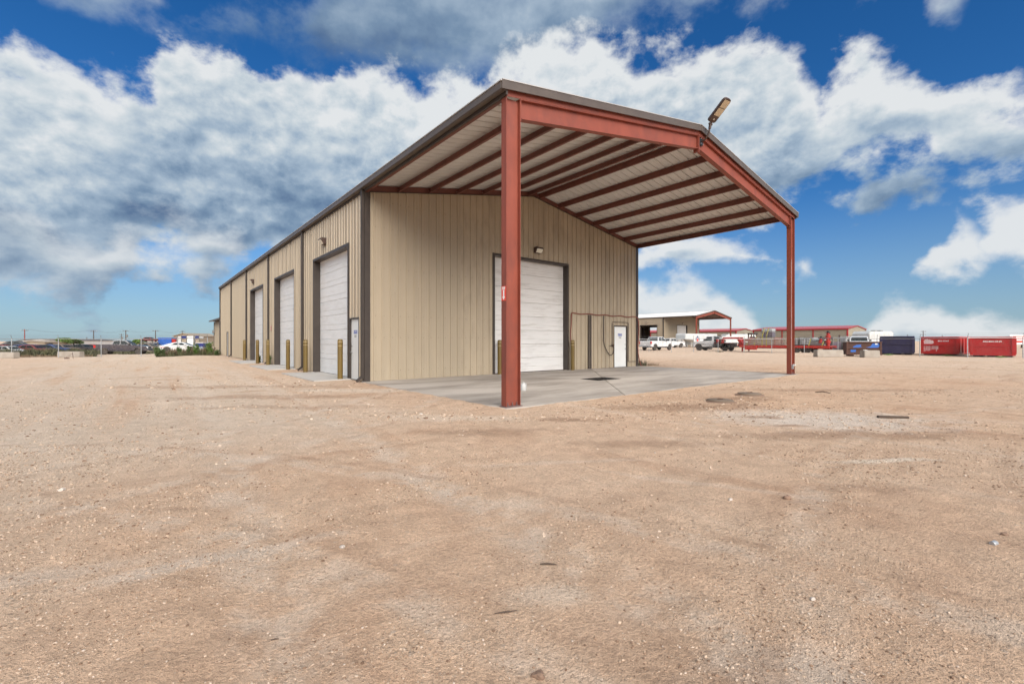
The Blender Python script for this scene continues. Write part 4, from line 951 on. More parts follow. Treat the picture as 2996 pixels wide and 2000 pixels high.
# white old pickup behind the rusty skid
ox, oy = px(2514, 57), 57.
pickup('old_pickup', 'old white pickup with its hood behind the rusty bin', (ox, oy), R(-128), 'car_white', 'rim_dark', 'parked pickups', 1.0)
# sports car
def sports(loc, head):
    prof = [(-2.1, .30), (-2.2, .42), (-2.22, .72), (-2.08, .86), (-1.7, .95), (-.9, 1.0), (.6, .94), (1.2, .88), (1.9, .72), (2.2, .52), (2.24, .32), (2.1, .2)]
    cab = [(-1.75, .93), (-.85, 1.24), (-.45, 1.31), (.0, 1.31), (.25, 1.26), (1.05, .90)]
    glass = [[(-.95, .98), (-.55, 1.22), (-.15, 1.24), (-.15, .97)], [(-.1, .97), (-.1, 1.24), (.18, 1.22), (.78, .95)]]
    def extra(o, W):
        MB().box(-2.235, -2.10, -W/2+.12, W/2-.12, .66, .72).build('taillight', 'lamp_red', o, bevel=.01)
        for sg in (-1, 1):
            MB().box(.45, .62, *sorted((sg*(W/2-.02), sg*(W/2+.16))), .95, 1.07).build('mirror', 'car_white', o, bevel=.03)
            MB().box(-1.95, -1.55, *sorted((sg*(W/2-.02), sg*(W/2+.006))), .68, .74).build('side_lamp', 'lamp_red', o)
    return vehicle('sports_car', 'white fastback sports car behind the tall weeds', 'car', loc, head, prof, cab, (-1.3, 1.32), 1.84, 'car_white', glass, .34, .25, 'rim_dark', None, extra=extra, tumble=.25)
Ys = 56.; sports((px(533, Ys), Ys), .35)

# ------------------------------------------------------------------ red gooseneck trailer with its load
tr = empty('gooseneck_trailer', (34.02, 53.84, 0), HU, 'long red gooseneck flatbed trailer hitched to the flatbed truck', 'trailer')
# local x forward (towards the truck)
MB().box(-3.3, 6.5, -1.2, 1.2, .70, .80).build('deck', 'machine_red', tr, bevel=.01)
for sg in (-1, 1): MB().box(-3.3, 6.5, *sorted((sg*1.20, sg*1.26)), .56, .83).build('side_rail', 'machine_red', tr)
for y in (-.45, .45): MB().box(-3.1, 6.4, y-.06, y+.06, .45, .695).build('frame_beam', 'machine_red', tr)
for y in (-.5, .5):
    g = MB(); g.bar((6.45, y, .7), (7.0, y, 1.75), .14, .34, (1, 0, 0)); g.bar((6.9, y, 1.72), (9.0, y, 1.72), .14, .26); g.bar((8.95, y*.6, 1.7), (9.35, y*.25, 1.55), .14, .24); g.build('gooseneck_beam', 'machine_red', tr)
MB().add([(6.5, -.6, .8), (6.5, .6, .8), (6.9, .6, 1.6), (6.9, -.6, 1.6), (6.42, -.6, .8), (6.42, .6, .8), (6.82, .6, 1.6), (6.82, -.6, 1.6)], [(0, 1, 2, 3), (7, 6, 5, 4), (0, 4, 5, 1), (1, 5, 6, 2), (2, 6, 7, 3), (3, 7, 4, 0)]).build('neck_plate', 'machine_red', tr)
MB().box(9.2, 9.4, -.12, .12, 1.12, 1.7).build('coupler', 'machine_red', tr)
MB().box(4.3, 5.7, 1.27, 1.55, .28, .80).build('tool_box', 'machine_red', tr, bevel=.02)
for y in (-.9, .9): MB().box(6.2, 6.35, y-.07, y+.07, .05, .69).build('landing_leg', 'machine_red', tr)
for x in (.0, -1.1):
    for sg in (-1, 1):
        wheel(tr, x, sg*1.02, .40, .26, sg, 'rim_grey')
    MB().tube([(x, -1.0, .40), (x, 1.0, .40)], .06, 8).build('axle', 'car_black', tr)
def tcargo(x, y, z): # trailer-local to world
    c, s = math.cos(HU), math.sin(HU); return 34.02+x*c-y*s, 53.84+x*s+y*c, z
def cargo(name, label, cat, group=None, x=0, y=0, z=.80, rz=0):
    return empty(name, tcargo(x, y, z), HU+rz, label, cat, group)
for i, z in enumerate((.86, 1.09, 1.32, 1.55)):
    b = cargo('pipe_bundle', ('lowest', 'second', 'third', 'topmost')[i]+' layer of tan pipes strapped on the red trailer', 'pipes', 'pipes on the trailer', 4.0, .0, z-.02)
    for k in range(7):
        y = -1.0+k*.33; MB().tube([(-2.1+.1*(k % 3), y, .08), (2.0+.12*(k % 2), y, .08)], .085, 10).build('pipe', 'pipe_tan', b, smooth=True)
    if i in (0, 2):
        for k in range(7): MB().lathe([(.15, -.04), (.15, .04)], 12, (2.15, -1.0+k*.33, .14), 'x').build('flange', 'machine_red', b)
    for x in (-1.6, 1.4): MB().box(x-.05, x+.05, -1.12, 1.12, .166, .205).build('spacer', 'machine_red', b)
tk = cargo('liquid_tote', 'violet-grey tote with white cage on top of the pipe load', 'tote', None, 3.5, 0, 1.78)
MB().box(-.6, .6, -.5, .5, .05, .70).build('tank', 'cargo_violet', tk, bevel=.05); MB().box(-.6, .6, -.5, .5, .72, 1.12).build('upper_tank', 'tank_white', tk, bevel=.04); MB().box(-.62, .62, -.52, .52, 0, .045).build('pallet', 'galv_dark', tk)
def cage(o, x0, x1, y0, y1, z0, z1, nx_=6, nz_=5, m_='galvanised', r=.012):
    g = MB()
    for i in range(nx_):
        x = x0+(x1-x0)*i/(nx_-1)
        for y in (y0, y1): g.bar((x, y, z0), (x, y, z1), r*2, r*2, (0, 1, 0))
    for i in range(nz_):
        z = z0+(z1-z0)*i/(nz_-1)
        for y in (y0, y1): g.bar((x0, y, z), (x1, y, z), r*2, r*2)
        for x in (x0, x1): g.bar((x, y0, z), (x, y1, z), r*2, r*2)
    for i in range(4):
        y = y0+(y1-y0)*i/3
        for x in (x0, x1): g.bar((x, y, z0), (x, y, z1), r*2, r*2, (1, 0, 0))
    g.build('cage', m_, o)
cage(tk, -.63, .63, -.53, .53, .05, 1.15)
for i, x in enumerate((.35, -.75)):
    t = cargo('liquid_tote', ('grey caged tote on the trailer just right of the canopy column' if i == 0 else 'grey caged tote on the trailer above the wheels'), 'tote', 'caged totes on the trailer', x, .45, .84)
    MB().box(-.46, .46, -.5, .5, .1, .88).build('tank', 'tank_white', t, bevel=.06); MB().box(-.5, .5, -.55, .55, 0, .08).build('pallet', 'car_black', t); cage(t, -.5, .5, -.55, .55, .09, .95, 5, 4, 'galv_dark', .02)
t = cargo('pressure_tank', 'white horizontal tank lying on the trailer rear', 'tank', None, -1.7, -.3, .84)
MB().lathe([(.05, -.8), (.25, -.72), (.3, -.55), (.3, .55), (.25, .72), (.05, .8)], 20, (0, 0, .62), 'x').build('shell', 'tank_white', t, smooth=True); MB().box(-.5, -.4, -.25, .25, 0, .4).build('saddle', 'car_black', t); MB().box(.4, .5, -.25, .25, 0, .4).build('saddle', 'car_black', t); MB().box(-.9, .9, .45, .9, 0, .55).build('pump', 'galv_dark', t, bevel=.06)
def wellhead(x, h, label):
    t = cargo('wellhead_valve', label, 'valve', 'red wellhead valves', x, .4, .84); z = 0
    prof = []; n = int(h/.28)
    for k in range(n):
        r = .26 if k % 2 else .17; zz = k*h/n
        prof += [(r, zz), (r, zz+h/n*.94)]
    MB().lathe(prof, 16).build('body', 'machine_red', t); MB().lathe([(.3, h), (.3, h+.06), (.12, h+.07), (.12, h+.2)], 14).build('cap', 'car_black', t)
    for sg in (-1, 1): MB().tube([(0, 0, h*.55), (sg*.38, 0, h*.55)], .07, 10).build('outlet', 'machine_red', t); MB().lathe([(.16, -.02), (.16, .02)], 14, (sg*.40, 0, h*.55), 'x').build('handwheel', 'car_black', t)
wellhead(-2.25, .85, 'short red wellhead valve on the tail of the trailer'); wellhead(-2.95, 1.45, 'tall red wellhead valve at the end of the trailer')
for i, (x, y0, zt) in enumerate(((5.6, 0, 1.35), (4.7, 0, 1.9), (3.75, 0, 2.95), (3.25, 0, 2.95), (.35, 0, 1.85), (-1.3, 0, 1.62), (-2.6, 0, 1.3))):
    nm = ('at the front flanges', 'at the front of the pipes', 'over the front of the violet tote', 'over the back of the violet tote', 'over the caged tote', 'over the horizontal tank', 'between the red wellheads')[i]
    p = [tcargo(x, 1.27, .72), tcargo(x, 1.15, max(.95, zt-.9)), tcargo(x, .56, zt), tcargo(x, -.56, zt), tcargo(x, -1.15, max(.95, zt-.9)), tcargo(x, -1.27, .72)]
    m_ = MB()
    ax = Vector((math.cos(HU), math.sin(HU), 0))
    for a, b in zip(p, p[1:]): m_.bar(a, b, .012, .07, ax)
    tag(m_.build('tie_down_strap', 'strap_yellow'), 'yellow tie-down strap '+nm, 'strap', 'yellow tie-down straps')

# ------------------------------------------------------------------ white trailers
def box_trailer(name, label, loc, head, L_, H_, W_, nose=0.0, deckz=.55, emblem=False, round_=.25, vents=3):
    o = empty(name, (*loc, 0), head, label, 'trailer')
    prof = [(-L_/2, deckz), (-L_/2, deckz+H_-round_*.6), (-L_/2+round_, deckz+H_), (L_/2-round_, deckz+H_), (L_/2, deckz+H_-round_), (L_/2, deckz)]
    if nose: prof = [(-L_/2, deckz), (-L_/2, deckz+H_-.1), (-L_/2+.15, deckz+H_), (L_/2+nose-.2, deckz+H_), (L_/2+nose, deckz+H_-.2), (L_/2+nose, deckz+H_*.50), (L_/2+.5, deckz+H_*.46), (L_/2+.02, deckz+H_*.25), (L_/2, deckz)]
    MB().prism(prof, -W_/2, W_/2, 'y').build('body', 'trailer_white', o, bevel=.06)
    for sg in (-1, 1):
        y0, y1 = sorted((sg*W_/2, sg*(W_/2+.012)))
        for k in range(1, 5): x = -L_/2+k*L_/5; MB().box(x-.02, x+.02, y0, y1, deckz+.1, deckz+H_-.15).build('seam', 'edge_metal', o)
        MB().box(-L_/2+.1, L_/2-.05, y0, y1, deckz+.02, deckz+.12).build('trim_rail', 'galv_dark', o)
        for x in (-L_*.18, -L_*.18-.9): wheel(o, x, sg*(W_/2-.16), .36, .22, sg, 'rim_grey')
        MB().box(-L_*.18-1.4, -L_*.18+.5, *sorted((sg*(W_/2), sg*(W_/2+.06))), .66, .74).build('fender', 'trailer_white', o)
    for k in range(vents): MB().box(-L_*.3+k*L_*.25-.25, -L_*.3+k*L_*.25+.25, -.3, .3, deckz+H_+.005, deckz+H_+.16).build('roof_vent', 'galv_dark', o, bevel=.03)
    if nose:
        MB().box(L_/2+nose-.5, L_/2+nose-.3, -.1, .1, deckz+.1, deckz+H_*.5).build('coupler', 'trailer_white', o)
        for y in (-.5, .5): MB().box(L_/2+.15, L_/2+.27, y-.06, y+.06, .05, deckz+H_*.3).build('landing_leg', 'trailer_white', o)
    if emblem:
        y = -W_/2-.012 if emblem < 0 else W_/2+.012; sg = -1 if emblem < 0 else 1
        ex, ez = L_/2-.85, deckz+H_*.46
        ring = MB()
        for k in range(5):
            a0 = R(90+72*k-26); a1 = R(90+72*k+26); pts = []
            for r_, (p, q) in ((1.0, (a0, a1)), (.62, (a1, a0))):
                for i in range(7): a_ = p+(q-p)*i/6; pts.append((ex+.62*r_*math.cos(a_), ez+.78*r_*math.sin(a_)))
            ring.prism(pts, *sorted((y, y+sg*.006)), 'y')
        ring.build('emblem_ring', 'navy', o)
        MB().prism([(ex+.26*math.cos(2*math.pi*i/20), ez+.36*math.sin(2*math.pi*i/20)) for i in range(20)], *sorted((y+sg*.008, y+sg*.016)), 'y').build('emblem_disc', 'sign_red', o)
    return o
box_trailer('gooseneck_horse_trailer', 'white gooseneck enclosed trailer with a red and navy round emblem', (px(2052, 97), 97.), YAW+math.pi-.12, 7.6, 2.35, 2.4, 3.0, .5, emblem=1)
box_trailer('enclosed_trailer', 'white enclosed trailer with dark roof vents under the red roof building', (px(2160, 108), 108.), .15, 8.5, 2.2, 2.4, 0, .75, round_=.9)
box_trailer('enclosed_trailer', 'lower white enclosed trailer left of the far canopy post', (px(2128, 98), 98.), .1, 4.6, 1.8, 2.2, 0, .55, round_=.6, vents=1)
box_trailer('travel_trailer', 'white travel trailer with a roof air conditioner behind the purple bin', (px(2553, 66), 66.), YAW+math.pi-.35, 5.0, 2.1, 2.4, 0, .65, round_=.35, vents=2)

# equipment skid and tote behind the trailer
sk_ = empty('equipment_skid', (px(2447, 60), 60, 0), .1, 'grey steel equipment skid behind the trailer tail', 'skid')
MB().box(-1.2, 1.2, -.8, .8, .1, .3).build('base', 'galv_dark', sk_); MB().box(-1.1, .2, -.6, .6, .3, 1.25).build('engine', 'cargo_violet', sk_, bevel=.05); MB().box(.3, 1.1, -.6, .6, .3, 1.0).build('tank', 'galv_dark', sk_, bevel=.1)
for x in (-1.15, 1.15):
    for y in (-.75, .75): MB().box(x-.05, x+.05, y-.05, y+.05, .3, 1.75).build('post', 'galv_dark', sk_)
MB().box(-1.2, 1.2, -.8, .8, 1.755, 1.85).build('canopy', 'galv_dark', sk_); MB().lathe([(.08, 1.86), (.08, 2.1), (.1, 2.1), (.1, 2.16)], 10, (.6, .2, 0)).build('exhaust', 'rust', sk_)
tt = empty('liquid_tote', (px(2474, 63), 63, 0), .3, 'white caged tote standing on a rack behind the old pickup', 'tote', 'caged totes on the trailer')
MB().box(-.62, .62, -.55, .55, 0, 1.2).build('rack', 'galv_dark', tt); MB().box(-.58, .58, -.5, .5, 1.26, 1.95).build('tank', 'tank_white', tt, bevel=.05); cage(tt, -.62, .62, -.54, .54, 1.22, 2.0, 7, 4)
mc = empty('machine_stack', (px(2202, 88), 88, 0), .2, 'dark upright machine frame between the two red-roofed buildings', 'machine')
for x in (-.6, .6):
    for y in (-.4, .4): MB().box(x-.07, x+.07, y-.07, y+.07, 0, 2.6).build('post', 'rust', mc)
MB().box(-.75, .75, -.5, .5, 2.605, 2.9).build('head', 'car_black', mc, bevel=.03); MB().box(-.5, .5, -.35, .35, 1.2, 2.2).build('drum', 'car_black', mc, bevel=.1); MB().box(-.7, .7, -.5, .5, .3, .5).build('platform', 'rust', mc)

# ------------------------------------------------------------------ dumpsters
def dumpster(loc, head, L_, H_, W_, paint, label, ribs=4, text=None, clean=True, z=.12, splash=False):
    o = empty('dumpster', (*loc, 0), head, label, 'dumpster', 'roll-off dumpsters along the fence')
    t = .05
    MB().box(-L_/2, L_/2, -W_/2, -W_/2+t, z, z+H_).build('side', paint, o); MB().box(-L_/2, L_/2, W_/2-t, W_/2, z, z+H_).build('side', paint, o)
    MB().box(-L_/2, -L_/2+t, -W_/2+t, W_/2-t, z, z+H_).build('end', paint, o); MB().box(L_/2-t, L_/2, -W_/2+t, W_/2-t, z, z+H_).build('end', paint, o)
    MB().box(-L_/2+t, L_/2-t, -W_/2+t, W_/2-t, z, z+.08).build('floor', paint, o)
    y0, y1 = -W_/2-.09, -W_/2
    MB().box(-L_/2-.04, L_/2+.04, y0, y1+.06, z+H_+.002, z+H_+.11).build('top_rail', paint, o, bevel=.01); MB().box(-L_/2-.04, L_/2+.04, W_/2-.06, W_/2+.09, z+H_+.002, z+H_+.11).build('top_rail', paint, o, bevel=.01)
    for x in (-L_/2-.04, L_/2-.06): MB().box(x, x+.10, -W_/2+.061, W_/2-.061, z+H_+.002, z+H_+.11).build('top_rail', paint, o)
    for x in (-L_/2-.03, L_/2-.19): MB().box(x, x+.22, y0, y1-.002, z, z+H_).build('corner_post', paint, o, bevel=.012)
    MB().box(-L_/2+.195, L_/2-.195, y0+.02, y1-.002, z+H_*.53, z+H_*.62).build('mid_rail', paint, o, bevel=.01); MB().box(-L_/2+.195, L_/2-.195, y0, y1-.002, z, z+.12).build('bottom_rail', paint, o, bevel=.01)
    for x in (-L_*.33, 0, L_*.33): MB().box(x-.3, x+.3, -W_/2+.2, W_/2-.2, .0, z-.002).build('skid', 'car_black', o)
    for k in range(4):
        for x in (-L_/2-.07, L_/2+.002): MB().box(x, x+.068, -W_/2+.2+k*(W_-.5)/3, -W_/2+.32+k*(W_-.5)/3, z+.1, z+H_-.05).build('end_rib', paint, o)
    if text:
        place_text(text_mesh(text, .165, 'white_flat', .002, 1.22, .005), 'lettering', o, (L_*(.0 if splash is False else .10), -W_/2-.006, z+H_*.80), (1, 0, 0), (0, 0, 1))
    if splash:
        rr = random.Random(3); pts = []
        for i in range(36):
            a = 2*math.pi*i/36; q = 1+rr.uniform(-.18, .18); pts.append((-L_*.31+L_*.15*q*math.cos(a), z+H_*.74+H_*.17*q*math.sin(a)))
        MB().prism(pts, -W_/2-.006, -W_/2-.001, 'y').build('paint_splash', 'scraped_paint', o)
        for k in range(11):
            x = -L_*.42+k*.13*L_/3.5; w_ = rr.uniform(.012, .03); MB().box(x-w_, x+w_, -W_/2-.004, -W_/2-.001, z+H_*rr.uniform(.12, .3), z+H_*.51).build('paint_drip', 'scraped_paint', o)
    return o
def dplace(x, Y, h, W_): return px(x, Y)-math.sin(h)*W_/2, Y+math.cos(h)*W_/2
d1 = dumpster(dplace(2624, 46.2, -.72, 4.4), -.72, 2.62, 1.62, 4.4, 'dumpster_purple', 'dark purple roll-off dumpster left of the two red ones')
d2 = dumpster(dplace(2749, 44.0, -.96, 4.0), -.96, 2.68, 1.55, 4.0, 'dumpster_red', 'red dumpster with a white paint splash over its phone number', text='853-0549', splash=True)
d3 = dumpster(dplace(2903, 39.3, -.84, 4.4), -.84, 2.66, 1.50, 4.4, 'dumpster_red', 'clean bright red dumpster at the right edge with its full phone number', text='432-853-0549')
db = empty('debris_heap', (d3.location.x-1.0, d3.location.y-1.2, 1.56), -.8, 'tan boards piled on top of the right red dumpster', 'debris')
for k in range(7): MB().bar((-.9+k*.12, -.4+.1*k, .05+.03*(k % 3)), (.2+k*.14, .1-.08*k, .14+.04*(k % 2)), .14, .04).build('board', 'debris', db)
lb = empty('scrap_board', (px(2818, 45.2), 45.2, 0), .2, 'weathered boards leaning on the end of the splashed dumpster', 'boards')
for k in range(3): MB().bar((.15+.25*k, 0, .02), (-.35+.22*k, .2, 1.15-.1*k), .22, .03, (1, 0, 0)).build('board', 'debris', lb)
# rusty bin with blue paint
rb = empty('rusty_bin', (px(2521, 41.5), 41.5, 0), -.35, 'rusty brown bin with torn blue paint in front of the old pickup', 'bin')
MB().box(-1.3, 1.3, -.55, .55, .12, 1.25).build('body', 'rust', rb, bevel=.02)
for z in (.12, .66, 1.22): MB().box(-1.34, 1.34, -.62, -.552, z, z+.09).build('rail', 'rust', rb)
for x in (-1.3, 1.2): MB().box(x-.03, x+.1, -.61, -.552, .215, 1.215).build('post', 'rust', rb)
for x in (-.9, .9): MB().box(x-.15, x+.15, -.5, .5, 0, .118).build('skid', 'rust', rb)
for pts in ([(-.85, .85), (-.55, 1.02), (-.2, 1.06), (-.25, .92), (-.15, .84), (-.45, .78), (-.8, .78)], [(.15, .78), (.5, .9), (.62, 1.15), (1.12, 1.18), (1.15, .95), (1.05, .78), (.6, .76)], [(-1.0, .58), (-.6, .6), (-.62, .38), (-1.0, .36)]):
    MB().prism(pts, -.558, -.5515, 'y').build('blue_paint_patch', 'blue_paint', rb)
MB().prism([(.1+.28*math.cos(i*.524), .48+.11*math.sin(i*.524)) for i in range(12)], -.558, -.5515, 'y').build('white_patch', 'white_flat', rb); MB().box(.82, 1.0, -.562, -.5585, 1.05, 1.15).build('white_label', 'white_flat', rb)
# concrete barrier blocks
def block(x0, x1, Y, h, label, rz=0., dep=.6, zz=None):
    L_ = (x1-x0)/F*Y; cx_ = px((x0+x1)/2, Y); o = empty('concrete_block', (cx_, Y+dep/2, G(cx_, Y) if zz is None else zz), rz, label, 'barrier', 'concrete barrier blocks')
    MB().prism([(-dep/2, 0), (dep/2, 0), (dep/2-.04, h), (-dep/2+.04, h)], -L_/2, L_/2, 'x').build('block', 'concrete_block', o, bevel=.03); MB().tube([(-.12, 0, h-.005), (-.1, 0, h+.06), (.1, 0, h+.06), (.12, 0, h-.005)], .012, 6).build('lifting_loop', 'rust', o)
block(2392, 2469, 39.3, .62, 'long concrete block in front of the trailer tail'); block(2530, 2576, 38.6, .62, 'short concrete block beside the purple dumpster')
block(166, 232, 47.0, .58, 'long concrete block between two left fence posts'); block(-60, 39, 42.0, .56, 'concrete block cut by the left edge of the picture')

# ------------------------------------------------------------------ fences
def fence(name, label, posts, h, barb=None, pitch=.12, railm='galvanised'):
    P = [(px(x, Y), Y) for x, Y in posts]; o = empty(name, (*P[0], G(*P[0])), 0, label, 'fence'); b0 = Vector((*P[0], G(*P[0])))
    T = []
    for i, (x, y) in enumerate(P):
        z = G(x, y); p = Vector((x, y, z))-b0; T.append(p)
        MB().tube([p-Vector((0, 0, .2)), p+Vector((0, 0, h+.04))], .032, 8).build('post', 'galvanised', o, smooth=True)
        if barb:
            MB().tube([p+Vector((0, 0, h+.02)), p+Vector((-.05*barb, -.12, h+.38))], .016, 6).build('barb_arm', 'galv_dark', o)
    for i, (p, q) in enumerate(zip(T, T[1:])):
        u = Vector((0, 0, h)); MB().tube([p+u, q+u], .024, 8).build('top_rail', railm, o, smooth=True)
        g = MB(); d = q-p; Ln = d.length; n = int(Ln/pitch); r = .0014
        for k in range(-int(h/pitch), n):
            for sg in (1, -1):
                a, c = k*pitch, k*pitch+h; za, zc = (0.04, h) if sg > 0 else (h, .04)
                t0 = max(0, (0-a)/(c-a)); t1 = min(1, (Ln-a)/(c-a))
                if t1 <= t0: continue
                A = p+d*((a+(c-a)*t0)/Ln)+Vector((0, 0, za+(zc-za)*t0)); Bq = p+d*((a+(c-a)*t1)/Ln)+Vector((0, 0, za+(zc-za)*t1))
                g.tube([A, Bq], r, 3, False)
        g.build('chain_link_mesh', 'galv_dark', o, fix=False)
        if barb:
            g = MB()
            for f_ in (.35, .68, 1.):
                w_ = Vector((-.05*barb, -.12, .36))*f_+Vector((0, 0, h+.02)); g.tube([p+w_, (p+q)/2+w_-Vector((0, 0, .03)), q+w_], .005, 3)
            g.build('barbed_wire', 'wire', o, fix=False)
        g = MB().tube([p+Vector((0, 0, .05)), q+Vector((0, 0, .05))], .004, 4).build('tension_wire', 'wire', o, fix=False)
    return o
fence('chain_link_fence', 'chain-link fence with barbed wire across the left of the yard', [(-140, 42.5), (34, 43.2), (171, 44.2), (296, 45.4), (413, 46.6), (520, 47.6), (607, 48.6)], 1.78, barb=-1, railm='galv_dark')
fence('chain_link_fence', 'long chain-link fence in front of the trucks and dumpsters on the right', [(1760, 57.5), (1832, 57), (1899, 56.5), (1964, 56), (2029, 55.2), (2101, 54), (2177, 53.4), (2258, 52), (2353, 50.6), (2452, 47.5), (2566, 44.2), (2691, 40.8), (2831, 37.2), (2993, 36.2), (3160, 35.4)], 1.62, barb=1)
lf = empty('fence_foot', (px(34, 43.0), 43.0, G(px(34, 43), 43)), 0, 'dark concrete footing at the leftmost visible fence post', 'footing'); MB().lathe([(.32, -.05), (.34, .05), (.22, .09)], 12).build('pad', 'rust', lf)
stk = empty('metal_stake', (px(214, 40), 40., G(px(214, 40), 40)), 0, 'bent rusty stake with loose wire in front of the left block', 'stake'); MB().tube([(0, 0, 0), (-.04, 0, .35), (-.08, 0, .52)], .02, 6).build('rod', 'rust', stk); MB().tube([(-.08, 0, .45), (-.5, .1, .15), (-.9, 0, .03), (-1.2, -.1, .02)], .008, 5).build('loose_wire', 'rust', stk); MB().lathe([(.18, -.02), (.16, .06), (.05, .08)], 8, (-.35, -.2, 0)).build('base', 'rust', stk)

# ------------------------------------------------------------------ poles, wires, trees
def upole(x, Y, top_y, label, arms=1, xf=False, rust=False, r=.14, z0=0.):
    X = px(x, Y); H_ = CAM_H+(996.5-top_y)*Y/F; o = empty('utility_pole', (X, Y, 0), 0, label, 'pole', 'utility poles on the horizon')
    MB().tube([(0, 0, z0-.5), (0, 0, H_)], [r*1.3, r*.8], 8).build('pole', 'pole_rust' if rust else 'pole_wood', o, smooth=True)
    for k in range(arms):
        z = H_-.35-k*1.2; MB().box(-1.2, 1.2, -.06, .06, z-.07, z+.07).build('crossarm', 'pole_wood', o)
        for xx in (-1.05, -.4, .4, 1.05): MB().lathe([(.05, z+.071), (.07, z+.13), (.04, z+.24)], 8, (xx, 0, 0)).build('insulator', 'galvanised', o)
    if xf: MB().lathe([(.28, H_-2.6), (.3, H_-2.5), (.3, H_-1.7), (.2, H_-1.6)], 12, (.45, 0, 0)).build('transformer', 'galv_dark', o)
    return Vector((X, Y, H_-.1))
tops = [upole(x, Y, t, l, 1, xf, ru) for x, Y, t, l, xf, ru in ((72, 150, 963, 'leftmost reddish utility pole above the low white shed', False, True), (274, 165, 966, 'utility pole left of the purple-grey pickup', False, False), (368, 165, 965.5, 'tall utility pole above the purple-grey pickup cab', True, False),
    (455, 170, 965.5, 'utility pole left of the blue container', False, False), (533, 180, 967, 'utility pole behind the beige gabled house', False, False))]
upole(355, 230, 976, 'thin pole with a transformer, left of the tall pole over the pickup', 2, True); upole(254, 200, 986, 'short far pole behind the left weeds', 0); upole(2701, 190, 967, 'utility pole above the splashed red dumpster', 2)
upole(2655, 260, 978, 'thin far pole above the right end of the purple dumpster', 0); upole(2757, 260, 980, 'thin far pole above the phone number of the splashed dumpster', 0)
for i in range(4):
    a, b = tops[i], tops[i+1]; m_ = MB()
    for off in (-1.05, 1.05):
        pts = [a.lerp(b, t)+Vector((off, 0, .3-1.1*4*t*(1-t))) for t in np.linspace(0, 1, 9)]; m_.tube(pts, .018, 3)
    tag(m_.build('power_line', 'wire', fix=False), ('power lines from the reddish pole to the next pole right', 'power lines over the purple-grey pickup', 'power lines between the tall pole and the blue container', 'power lines over the blue container and house')[i], 'wires', 'power lines')
def leaves(n, cx, cy, cz, rx, ry, rz_, s0, s1, rng, shell=.55):
    d = rng.normal(size=(n, 3)); d /= np.linalg.norm(d, axis=1)[:, None]; rad = shell+(1-shell)*rng.uniform(0, 1, n)**.6
    lump = 1+.25*np.sin(d[:, 0]*5+cx)*np.sin(d[:, 2]*4+cy)
    c = d*np.array([rx, ry, rz_])*(rad*lump)[:, None]+np.array([cx, cy, cz])
    a = rng.normal(size=(n, 3)); a /= np.linalg.norm(a, axis=1)[:, None]; b = np.cross(a, rng.normal(size=(n, 3))); b /= np.linalg.norm(b, axis=1)[:, None]
    s = rng.uniform(s0, s1, n)[:, None]
    v = np.stack([c-a*s, c+b*s*.55, c+a*s, c-b*s*.55], 1).reshape(-1, 3); return v
def leaf_obj(name, vs, mat_, parent=None, **k):
    v = np.concatenate(vs); f = np.arange(len(v)).reshape(-1, 4); o = link(name, np_mesh(name, v, f, mat_, False), parent); return o
def tree(x, Y, w, h, label, mat_='leaf_green'):
    X = px(x, Y); o = empty('green_tree', (X, Y, 0), 0, label, 'tree', 'trees on the left horizon')
    t = MB().tube([(0, 0, -.6), (.05, 0, h*.3), (0, 0, h*.6)], [.22, .17, .08], 8)
    for k in range(5): a = k*1.3; t.tube([(0, 0, h*.3+k*.15), (w*.3*math.cos(a), w*.3*math.sin(a), h*.65)], [.09, .03], 5)
    t.build('trunk', 'bark', o)
    rng = np.random.default_rng(int(x)); vs = []
    for k in range(9): vs.append(leaves(260, rng.uniform(-.36, .36)*w, rng.uniform(-.3, .3)*w, h*rng.uniform(.5, .85), w*.22, w*.22, h*.17, .12, .3, rng))
    leaf_obj('crown', vs, mat_, o)
tree(195, 110, 3.0, 2.1, 'small bright green tree right of the low white shed', 'leaf_bright'); tree(215, 112, 3.4, 1.8, 'low wide green tree behind the left concrete block', 'leaf_green'); tree(408, 110, 3.4, 1.75, 'green tree above the nose of the purple-grey pickup', 'leaf_bright'); tree(600, 120, 4.0, 2.0, 'olive tree beside the end of the shed', 'weed_olive')
tree(2990, 90, 4.5, 2.4, 'low green tree at the far right edge', 'leaf_green')

# weeds
def weeds(name, label, area, n, h0, h1, mats, kind='stuff', z=None, lean=.25, w=.02):
    rng = np.random.default_rng(n); vs = []
    x, y = area(rng, n); hh = rng.uniform(h0, h1, n)*(.62+.38*np.sin(x*2.1+1.3*np.sin(x*.9))*np.sin(x*5.3+y)); z0 = gz(x, y) if z is None else np.full(n, z)
    a = rng.uniform(0, 6.28, n); lx = rng.normal(0, lean, n)*hh; ly = rng.normal(0, lean, n)*hh
    bw = w*rng.uniform(.6, 1.6, n); ca, sa = np.cos(a)*bw, np.sin(a)*bw
    b0 = np.stack([x-ca, y-sa, z0], 1); b1 = np.stack([x+ca, y+sa, z0], 1); m0 = np.stack([x+ca*.8+lx*.4, y+sa*.8+ly*.4, z0+hh*.6], 1); m1 = np.stack([x-ca*.8+lx*.4, y-sa*.8+ly*.4, z0+hh*.6], 1); tp = np.stack([x+lx, y+ly, z0+hh], 1); tp2 = tp+np.stack([ca*.3, sa*.3, ca*0], 1)
    q = np.concatenate([np.stack([b0, b1, m0, m1], 1), np.stack([m1, m0, tp2, tp], 1)]).reshape(-1, 3)
    o = link(name, np_mesh(name, q, np.arange(len(q)).reshape(-1, 4), mats, False)); tag(o, label, 'weeds', kind=kind); return o
